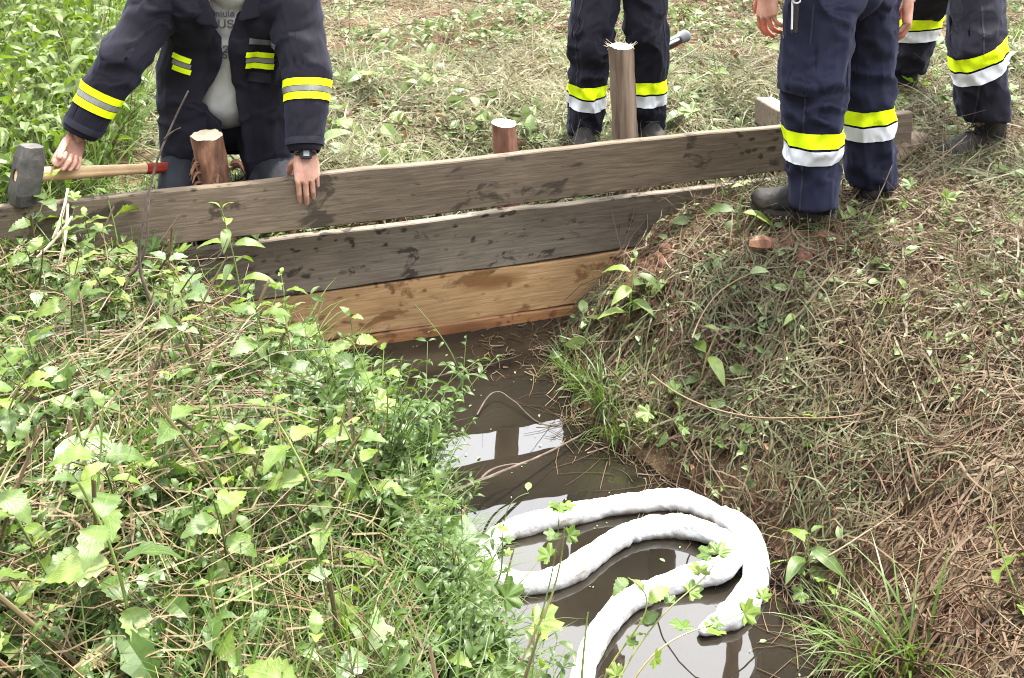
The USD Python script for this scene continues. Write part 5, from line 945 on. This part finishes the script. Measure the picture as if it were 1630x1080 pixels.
def creeper(key, n, L, seed, m='lobed_leaf', hgt=0.16, rad=0.10, tpl=None):
    r = np.random.default_rng(seed); P = thing('broad_leaf_plant'); tpl = tpl or T_L; st = []
    for k in range(n):
        az = k * 2.4 + r.normal(0, 0.3); d = rad * math.sqrt((k + 0.5) / n) * r.uniform(0.7, 1.2); z = hgt * r.uniform(0.45, 1.0); e = V(math.cos(az) * d, math.sin(az) * d, z)
        st.append(tube(curve([V(0, 0, -0.03), e * V(0.35, 0.35, 0.7), e], 6), [0.0022, 0.002, 0.0018, 0.0016, 0.0014, 0.0012], 4))
        mesh_leaf(P, tpl[r.integers(len(tpl))], e, az + r.normal(0, 0.5), r.uniform(-0.45, 0.35), r.normal(0, 0.3), L * r.uniform(0.7, 1.2), m)
    obj('stems', join(st), 'stem_green', P, smooth=True); PROTO[key] = P; return P
def bush(key, h, shoots, seed, m='lobed_leaf', L=0.03, spread=0.5):
    r = np.random.default_rng(seed); P = thing('bushy_plant'); st = []; ls = []
    for k in range(shoots):
        az = r.uniform(0, 6.28); sp_ = r.uniform(0.1, spread); hh = h * r.uniform(0.55, 1.0); e = V(math.cos(az) * sp_ * hh, math.sin(az) * sp_ * hh, hh); path = curve([V(math.cos(az) * 0.02, math.sin(az) * 0.02, -0.03), e * V(0.35, 0.35, 0.6), e], 9)
        st.append(tube(path, np.linspace(0.002, 0.0008, 9), 4))
        for i in range(2, 9):
            for j in range(r.integers(2, 4)):
                a = r.uniform(0, 6.28); s = L * r.uniform(0.6, 1.25); v, f, uv = T_S if r.random() < 0.5 else T_O[0]
                ls.append((xf(v, path[i], a, r.uniform(-0.2, 0.7), r.normal(0, 0.4), s), f))
    obj('stems', join(st), 'stem_green', P, smooth=True); lf_ = obj('foliage', join(ls), 'small_leaves', P, smooth=True, kind='stuff'); PROTO[key] = P; return P
def tuft(key, n, L, seed, w=(0.003, 0.007), up=(0.8, 1.5), bend=(0.6, 2.2), m='grass_blade'):
    r = np.random.default_rng(seed); P = thing('grass_tuft'); b = np.c_[r.normal(0, 0.018, n), r.normal(0, 0.018, n), np.full(n, -0.02)]
    c = lines(b, r.uniform(-3.2, 3.2, n), r.uniform(*up, n), L * r.uniform(0.45, 1.1, n), r.uniform(*bend, n), r.normal(0, 0.4, n), 7)
    obj('blades', ribbons(c, r.uniform(*w, n)), m, P, smooth=True, kind='stuff'); PROTO[key] = P; return P
def stalk(key, h, rad, seed, lean=0.2, m='dry_stalk'):
    r = np.random.default_rng(seed); P = thing('cut_stalk'); a = r.uniform(0, 6.28); top = V(math.cos(a) * lean * h, math.sin(a) * lean * h, h)
    path = curve([V(0, 0, -0.04), top * 0.5 + r.normal(0, 0.006, 3), top], 6); v, f = tube(path, np.linspace(rad * 1.1, rad * 0.85, 6), 7); k = v[:, 2] > h * 0.97; v[k, 2] += (v[k] - top)[:, 0] * 1.1
    s_ = obj('stem', (v, f), m, P, smooth=40)
    fr = [tube([top + V(x, y, -0.004), top + V(x * 1.6, y * 1.6, r.uniform(0.002, 0.008))], [rad * 0.3, 0.0003], 3) for x, y in r.normal(0, rad * 0.5, (3, 2))]
    obj('torn_fibres', join(fr), m, P, kind='stuff'); PROTO[key] = P; return P
def twig(key, h, seed, name='bare_twig', rad=0.004):
    r = np.random.default_rng(seed); P = thing(name); pa = curve(np.vstack([[0, 0, -0.03], np.cumsum(r.normal(0, 0.02, (4, 3)) + [0.0, 0, h / 4], 0)]), 12); obj('stem', tube(pa, np.linspace(rad, rad * 0.3, 12), 6), 'twig_bark', P, smooth=True)
    for k in (4, 7, 9):
        d = unit(r.normal(0, 1, 3) + [0, 0, 0.8]); e = pa[k] + d * h * r.uniform(0.12, 0.3); obj('side_twig', tube(curve([pa[k], (pa[k] + e) / 2 + r.normal(0, 0.006, 3), e], 6), np.linspace(rad * 0.55, rad * 0.2, 6), 5), 'twig_bark', P, smooth=True)
    PROTO[key] = P; return P
PLACED = set()
def put(key, x, y, rz=None, sc=1.0, tilt=(0, 0), z=None, dz=0.0, **kw):
    P = PROTO[key]; rz = rng.uniform(0, 360) if rz is None else rz; zz = float(ground_z(np.array([x]), np.array([y]))[0]) + dz if z is None else z
    if not kw.get('label'): kw.pop('label', None)
    if key not in PLACED:
        PLACED.add(key); place(P, (x, y, zz), (tilt[0], tilt[1], rz), sc); cdata(P, **kw); return P
    return copy_of(P, (x, y, zz), (tilt[0], tilt[1], rz), sc, **kw)
def put_px(key, px, py, z, **kw):
    for _ in range(14): p = on_z(px, py, z); z = 0.5 * z + 0.5 * max(float(ground_z(p[:1], p[1:2])[0]), ZW)
    return put(key, p[0], p[1], **kw)
nettle('n1', 0.26, 4, 0.062, 1); nettle('n2', 0.34, 5, 0.07, 2, lean=0.3); nettle('n3', 0.18, 3, 0.055, 3); nettle('n4', 0.22, 3, 0.085, 4, m='silver_leaf', lean=0.35)
nettle('n5', 0.3, 6, 0.05, 6, lean=0.2, m='lobed_leaf'); nettle('n6', 0.24, 5, 0.045, 7, lean=0.25, tpl=T_O, m='lobed_leaf')
creeper('c1', 7, 0.06, 11); creeper('c2', 6, 0.075, 12, hgt=0.13); creeper('c3', 8, 0.05, 13, hgt=0.11, m='lobed_leaf'); creeper('c4', 6, 0.052, 14, m='silver_leaf', tpl=T_N, rad=0.12)
bush('b1', 0.26, 9, 21); bush('b2', 0.34, 12, 22, spread=0.65); bush('b3', 0.18, 8, 23)
tuft('t1', 60, 0.28, 31); tuft('t2', 26, 0.42, 32, w=(0.005, 0.010), up=(0.5, 1.2), bend=(0.8, 1.8)); tuft('t3', 80, 0.2, 33, w=(0.002, 0.0045))
tuft('t4', 34, 0.36, 34, w=(0.003, 0.006), up=(1.0, 1.5), bend=(0.2, 1.2))
for k in range(5): stalk(f's{k}', 0.10 + 0.045 * k, 0.0026 + 0.0009 * (k % 3), 40 + k, lean=0.1 + 0.12 * k)
nettle('r1', 0.16, 3, 0.07, 51, tpl=T_O, lean=0.25); nettle('r2', 0.11, 2, 0.05, 52, tpl=T_O, lean=0.4, start=0.5)
FAR_G = dict(group='plants between the stubble of the left bank')
def to_px(x, y, z): dep = y * _c - (z - CAM_H) * _s; return 815 + FPX * x / dep, -FPX * (y * _s + (z - CAM_H) * _c) / dep
MARKS = {'L': (('the sledgehammer', 60, 300), ('the forked dark twig', 262, 540), ('the grey board end', 330, 450), ('the large pale leaf', 145, 745), ('the bare branch', 560, 780), ('the left boom loop', 775, 880), ('the near boom end', 900, 1070), ('the lower left corner', 20, 1060), ('the orange board', 520, 560)),
         'R': (('the left boot', 1290, 350), ('the far boot', 1560, 240), ('the dam corner', 960, 480), ('the end of the boom', 1200, 960), ('the bright tuft', 1440, 1000), ('the lower right corner', 1610, 1060), ('the long pale stem', 1260, 660)),
         'B': (('the tall grey post', 990, 200), ('the short reddish stake', 803, 230), ('the kneeling man', 480, 200), ('the hand lamp', 1080, 65), ('the timber offcut', 1235, 180), ('the hanging hand', 1212, 60))}
ORD = 'first second third fourth fifth sixth seventh eighth ninth tenth eleventh twelfth thirteenth fourteenth fifteenth sixteenth seventeenth eighteenth nineteenth twentieth'.split()
QUEUE = []
def strew(keys, n, test, box, seed, lab, cat, grp, sc=(0.75, 1.25), tilt=12, mind=0.0, dz=0.0, zone='L'):
    r = np.random.default_rng(seed); p = scatter(n, *box, test, r)
    for x, y in p:
        pr = put(keys[r.integers(len(keys))], x, y, rz=r.uniform(0, 360), sc=r.uniform(*sc), tilt=(r.normal(0, tilt), r.normal(0, tilt)), dz=dz, category=cat, group=grp)
        QUEUE.append((pr, lab, zone, to_px(x, y, float(ground_z(np.array([x]), np.array([y]))[0]) + 0.1)))
def label_queue():
    """every scattered plant is told by how it looks and how it stands to the nearest landmark"""
    rows = {}
    for pr, lab, zone, (px, py) in QUEUE:
        nm, mx, my = min(MARKS[zone], key=lambda m: math.hypot(px - m[1], py - m[2])); dx, dy = px - mx, py - my
        side = ('right of' if dx > 0 else 'left of') if abs(dx) > abs(dy) else ('nearer than' if dy > 0 else 'beyond')
        rows.setdefault((lab, side, nm), []).append((math.hypot(dx, dy), pr))
    for (lab, side, nm), l in rows.items():
        for k, (_, pr) in enumerate(sorted(l, key=lambda a: a[0])):
            cdata(pr, label=f'{lab} {side} {nm}' + (f', {ORD[min(k, 19)]} from it' if len(l) > 1 else ''))
near_l = lambda x, y: left_bank(x, y) & (y < 2.05)
far_l = lambda x, y: left_bank(x, y) & (y >= 2.05)
shore_l = lambda x, y: left_bank(x, y) & in_water(x, y, 0.22)
LB = (-2.3, 0.4, 1.15, 3.2)
strew(['n1', 'n2', 'n3', 'n5', 'n6'], 52, near_l, LB, 1, 'toothed green nettle', 'nettle', 'nettles in the near growth of the left bank')
strew(['n1', 'n2', 'n3', 'n5', 'n6'], 62, far_l, LB, 2, 'toothed green nettle', 'nettle', 'nettles on the left bank towards the dam')
strew(['n4', 'c4'], 13, near_l, LB, 3, 'broad greyish leaf plant', 'plant', 'silvery plants in the near growth')
strew(['n4', 'c4'], 20, far_l, LB, 4, 'broad greyish leaf plant', 'plant', 'silvery plants towards the dam')
strew(['c1', 'c2', 'c3'], 26, near_l, LB, 5, 'yellow green lobed leaf plant', 'plant', 'lobed leaf plants in the near growth')
strew(['c1', 'c2', 'c3'], 32, far_l, LB, 6, 'yellow green lobed leaf plant', 'plant', 'lobed leaf plants towards the dam')
strew(['b1', 'b2', 'b3'], 34, shore_l, LB, 7, 'bright bush leaning over water', 'bush', 'bushes along the left water edge', dz=0.03)
strew(['b1', 'b3'], 30, left_bank, LB, 8, 'small bright bush', 'bush', 'small bushes on the left bank', sc=(0.5, 0.9))
strew([f's{k}' for k in range(5)], 150, left_bank, LB, 9, 'dry cut off stalk', 'stalk', 'cut stalks on the left bank', sc=(0.8, 1.3), tilt=10)
strew(['t1', 't2', 't3', 't2', 't4'], 60, left_bank, LB, 10, 'arching grass tuft', 'grass', 'grass tufts on the left bank', sc=(0.7, 1.1))
RB = (0.3, 3.2, 1.3, 4.4)
strew(['r1', 'r2', 'c3', 'n3'], 34, right_bank, RB, 12, 'small green sprig', 'sprig', 'sprigs on the right bank', sc=(0.6, 1.1), zone='R')
strew(['t3'], 9, right_bank, RB, 13, 'small grass tuft', 'grass', 'grass tufts on the right bank', sc=(0.5, 0.9), zone='R')
strew(['c3', 'r1', 'c2', 'n3'], 36, lambda x, y: meadow(x, y) & (y < 6.5), (-3, 4, 3.3, 6.5), 14, 'green leafy regrowth', 'plant', 'regrowth in the mown meadow', sc=(0.8, 1.5), zone='B')
label_queue()
# plants and twigs that stand out
nettle('x1', 0.46, 7, 0.075, 61, lean=0.12, tpl=T_O, start=0.3); nettle('x2', 0.25, 5, 0.085, 62, tpl=T_O, lean=0.2, start=0.35); nettle('x3', 0.2, 4, 0.08, 63, tpl=T_O, lean=0.1, start=0.5)
put_px('x1', 395, 560, -0.2, rz=40, label='tall leafy green plant standing against the grey board at its near end', category='plant')
put_px('x2', 1000, 530, -0.33, rz=200, label='pale leaved sprig growing where the boards meet the right bank', category='sprig')
put_px('x3', 1275, 935, -0.42, rz=90, label='leafy green sprig beside the round end of the white boom', category='sprig')
put_px('t1', 965, 640, -0.46, sc=1.0, label='fine green grass tuft at the water edge below the dam corner', category='grass')
put_px('t1', 1450, 1060, -0.2, sc=1.15, label='bright green grass tuft by the water near the right bottom of the view', category='grass')
put_px('t1', 1390, 1070, -0.25, sc=0.9, label='smaller bright grass tuft leaning against the larger one by the water', category='grass')
for bx_, by_, k_, s_, l_ in ((0.93, 3.40, 't3', 0.8, 'grass tuft hiding the tip of the left boot'), (1.08, 3.30, 't3', 0.75, 'grass tuft at the heel of the left boot'), (1.36, 3.50, 't3', 0.8, 'grass tuft behind the right boot of the nearest man'), (1.86, 3.90, 't3', 0.8, 'grass tuft before the toe of the laced black boot'), (2.06, 3.93, 't3', 0.8, 'grass tuft at the heel of the laced black boot')):
    put(k_, bx_, by_, sc=s_, label=l_, category='grass')
for px_, py_, k_, s_, l_ in ((905, 585, 't3', 1.0, 'grass tuft hanging into the water just below the dam corner'), (925, 625, 't1', 0.7, 'bright grass tuft at the narrowest part of the water'), (985, 690, 't3', 1.1, 'low grass tuft above the sunlit patch of water'), (1040, 700, 't1', 0.6, 'small bright grass tuft above the boom'), (1330, 1020, 't3', 1.0, 'low grass tuft dipping in the water by the boom end')):
    put_px(k_, px_, py_, -0.47, sc=s_, tilt=(0, -18), label=l_, category='grass')
for px_, py_, k_, s_, l_ in ((650, 720, 'b2', 1.1, 'largest bright bush leaning over the middle of the water'), (590, 690, 'b1', 1.2, 'bright bush below the orange board'), (700, 690, 'b1', 1.15, 'bright bush reaching farthest over the water'), (690, 780, 'b2', 0.9, 'bushy green plant where the bare branch crosses the bank edge'), (720, 860, 'b1', 1.1, 'bushy green plant left of the boom loops')):
    put_px(k_, px_, py_, -0.40, sc=s_, label=l_, category='bush')
n = 160; p = np.array([on_z(a, b, ZW)[:2] for a, b in zip(U(745, 935, n), U(520, 600, n))]); p = p[in_water(p[:, 0], p[:, 1])]; n = len(p)
c = lines(np.c_[p, np.full(n, ZW + 0.004)], U(-3.2, 3.2, n), np.zeros(n), U(0.015, 0.09, n), np.zeros(n), rng.normal(0, 0.8, n), 3)
obj('floating_debris', tubes(c, U(0.0008, 0.0025, n)), 'bank_straw', kind='stuff', label='plant debris floating in the corner of the dam', category='debris')
put_px('t3', 1010, 480, -0.28, sc=1.0, tilt=(25, -20), label='drooping grass tuft under the pale leaved sprig at the dam corner', category='grass')
put_px('r1', 1115, 615, -0.3, sc=1.2, label='dark green sprig with drooping leaves halfway down the right bank', category='sprig')
put_px('r1', 1170, 390, -0.02, sc=1.3, label='green sprig in front of the outstretched left boot', category='sprig')
put_px('c1', 1310, 960, -0.42, sc=0.7, label='round leaved plant at the water edge right of the boom', category='plant')
creeper('big', 1, 0.19, 71, m='silver_leaf', tpl=[T_B], hgt=0.2, rad=0.02)
put_px('big', 100, 800, 0.05, rz=-30, sc=1.0, label='single large pale veined leaf in the left foreground', category='leaf')

def free_twig(pts, rad, label, sides=(), name='bare_twig'):
    P = thing(name, label=label, category='twig'); pa = curve(pts, 26); obj('stem', tube(pa + (fbm(pa * 25, 2, 3)[:, None] - 0.5) * 0.006, np.linspace(rad, rad * 0.35, 26), 7), 'twig_bark', P, smooth=True)
    for sp in sides: q = curve(sp, 10); obj('side_twig', tube(q, np.linspace(rad * 0.6, rad * 0.2, 10), 6), 'twig_bark', P, smooth=True)
y0 = 2.62
f_ = lambda px, py, y: on_y(px, py, y)
free_twig([f_(272, 590, y0), f_(262, 520, y0), f_(235, 470, y0), f_(222, 420, y0), f_(228, 350, y0), f_(240, 290, y0 + .02), f_(262, 225, y0 + .04), f_(300, 145, y0 + .05)], 0.0062, 'thin dark forked twig rising before the topmost board and the kneeling man',
          [[f_(262, 520, y0), f_(285, 470, y0 - .02), f_(318, 425, y0 - .03), f_(352, 398, y0 - .03)], [f_(262, 222, y0 + .04), f_(275, 210, y0 + .03), f_(287, 204, y0 + .02)], [f_(318, 425, y0 - .03), f_(345, 412, y0 - .05), f_(362, 380, y0 - .04)]])
free_twig([f_(205, 440, 2.7), f_(222, 420, 2.7), f_(234, 370, 2.7), f_(237, 318, 2.72)], 0.0058, 'short broken grey stick upright before the topmost board')
free_twig([on_z(470, 730, -0.16), on_z(520, 762, -0.2), on_z(580, 785, -0.24), on_z(680, 792, -0.33), on_z(765, 765, -0.40), on_z(870, 722, -0.46), on_z(932, 688, -0.485)], 0.0075, 'long dark branch reaching out low over the water', [[on_z(765, 765, -0.40), on_z(800, 742, -0.43), on_z(838, 738, -0.44)], [on_z(580, 785, -0.24), on_z(620, 790, -0.22), on_z(660, 770, -0.2)]])
free_twig([on_z(690, 600, -0.49), on_z(740, 590, -0.485), on_z(830, 565, -0.49)], 0.004, 'thin stick floating below the orange board')
free_twig([on_z(760, 660, -0.49), on_z(800, 625, -0.47), on_z(840, 660, -0.49), on_z(905, 668, -0.49)], 0.003, 'crooked thin stick floating in mid channel')
for k, (pts, lab) in enumerate([([(1030, 590), (1130, 650), (1260, 668), (1420, 650)], 'long pale stem lying across the middle of the right bank'), ([(1100, 545), (1130, 480), (1200, 432), (1300, 425)], 'green yellow arched stem lying below the left boot'), ([(1310, 890), (1430, 815), (1540, 720)], 'long stem slanting up across the lower right bank'), ([(1560, 940), (1590, 975), (1640, 1010)], 'thick pale stick at the lower right bank'), ([(1440, 480), (1500, 440), (1560, 380)], 'pale forked stem on the upper right bank')]):
    P = thing('dry_stem', label=lab, category='stem'); q = curve([on_z(x, y, -0.05) for x, y in pts], 14); gz = ground_z(q[:, 0], q[:, 1]); 
    for it in range(6): q = np.array([on_z(*(np.array([815 + FPX * a[0] / (a[1] * _c - (a[2] - CAM_H) * _s), -FPX * (a[1] * _s + (a[2] - CAM_H) * _c) / (a[1] * _c - (a[2] - CAM_H) * _s)])), g + 0.05) for a, g in zip(q, gz)]); gz = ground_z(q[:, 0], q[:, 1])
    q = np.stack([np.convolve(np.r_[q[0, a], q[0, a], q[:, a], q[-1, a], q[-1, a]], [0.1, 0.2, 0.4, 0.2, 0.1], 'valid') for a in range(3)], 1); q += (fbm(q * 9, 2, k)[:, None] - 0.5) * 0.012; obj('stem', tube(q, np.linspace(0.0027, 0.0014, 14), 6), 'dry_stalk', P, smooth=True)
# twining shoots hanging over the boom, each leaf its own
def shoot(pts, rad, leaves, label, m='lobed_leaf', L=0.05, tpl=None):
    P = thing('leafy_shoot', label=label, category='shoot'); q = curve(pts, 20); obj('stem', tube(q, np.linspace(rad, rad * 0.4, 20), 6), 'stem_green' if rad < 0.004 else 'twig_bark', P, smooth=True); r = np.random.default_rng(int(abs(pts[0][0]) * 1000) + 3)
    tp = tpl or T_L
    for t in leaves:
        i = min(int(t * 19), 19); mesh_leaf(P, tp[r.integers(len(tp))], q[i], r.uniform(-3.1, 3.1), r.uniform(-0.1, 0.6), r.normal(0, 0.3), L * r.uniform(0.75, 1.25), m)
shoot([f_(975, 1100, 1.66), f_(1030, 1010, 1.72), f_(1075, 960, 1.75), f_(1125, 915, 1.78), f_(1140, 890, 1.78)], 0.0022, [0.1, 0.3, 0.45, 0.6, 0.7, 0.85, 1.0, 1.0], 'green shoot with small lobed leaves hanging over the boom end', L=0.042)
shoot([f_(1000, 1100, 1.60), f_(1090, 1010, 1.66), f_(1160, 985, 1.7), f_(1210, 960, 1.72)], 0.002, [0.25, 0.5, 0.62, 0.75, 0.85, 1.0], 'lower shoot with yellow green leaves crossing the boom end', L=0.045)
shoot([f_(860, 985, 1.72), f_(880, 905, 1.75), f_(888, 850, 1.76), f_(890, 800, 1.76)], 0.002, [0.5, 0.75, 0.95, 1.0, 1.0], 'thin upright shoot with a leaf at its tip in front of the boom loops', L=0.04)
shoot([f_(790, 930, 1.9), f_(800, 860, 1.92), f_(815, 800, 1.94), f_(842, 785, 1.95)], 0.0018, [0.2, 0.35, 0.5, 0.6], 'curled thin shoot left of the boom loops', L=0.03)
shoot([f_(865, 985, 1.74), f_(893, 890, 1.77), f_(898, 840, 1.77)], 0.0026, [0.9], 'dark thin stem standing just beside the upright shoot', L=0.03)
shoot([f_(960, 1110, 1.68), f_(1000, 1020, 1.72), f_(1030, 960, 1.74), f_(1000, 920, 1.75)], 0.0026, [0.45, 0.6, 0.75, 0.85, 1.0], 'dark twining stem with toothed leaves between the boom loops', m='nettle_leaf', L=0.045, tpl=T_N)
shoot([f_(925, 1100, 1.7), f_(930, 1030, 1.71), f_(936, 975, 1.72)], 0.003, [], 'bare dark stalk sticking up before the boom')
shoot([f_(735, 640, 2.62), f_(722, 570, 2.64), f_(690, 520, 2.66), f_(660, 485, 2.68)], 0.0024, [0.4, 0.6, 0.7], 'thin bowed shoot rising before the orange board', L=0.03, m='small_leaves', tpl=T_O)
shoot([f_(735, 640, 2.62), f_(738, 590, 2.63), f_(742, 540, 2.64)], 0.0018, [0.3, 0.5, 0.7, 0.9, 1.0], 'short upright shoot beside the bowed one before the orange board', L=0.03, m='small_leaves', tpl=T_O)
shoot([f_(95, 480, 2.5), f_(105, 400, 2.5), f_(98, 350, 2.5), f_(110, 320, 2.5)], 0.0022, [0.5, 0.7, 1.0], 'slender curved shoot before the board under the hammer', L=0.035)
for px, py, px2, py2, lab in ((85, 380, 108, 300, 'pale reddish cut stem before the hammer head'), (95, 420, 108, 325, 'white bare stem crossing the board under the hammer'), (60, 410, 115, 345, 'leaning grey stem end before the board under the hammer')):
    P = thing('dry_stem', label=lab, category='stem'); obj('stem', tube(curve([f_(px, py, 2.72), f_((px + px2) / 2 + 3, (py + py2) / 2, 2.72), f_(px2, py2, 2.74)], 8), np.linspace(0.005, 0.0035, 8), 6), 'cut_wood', P, smooth=True)
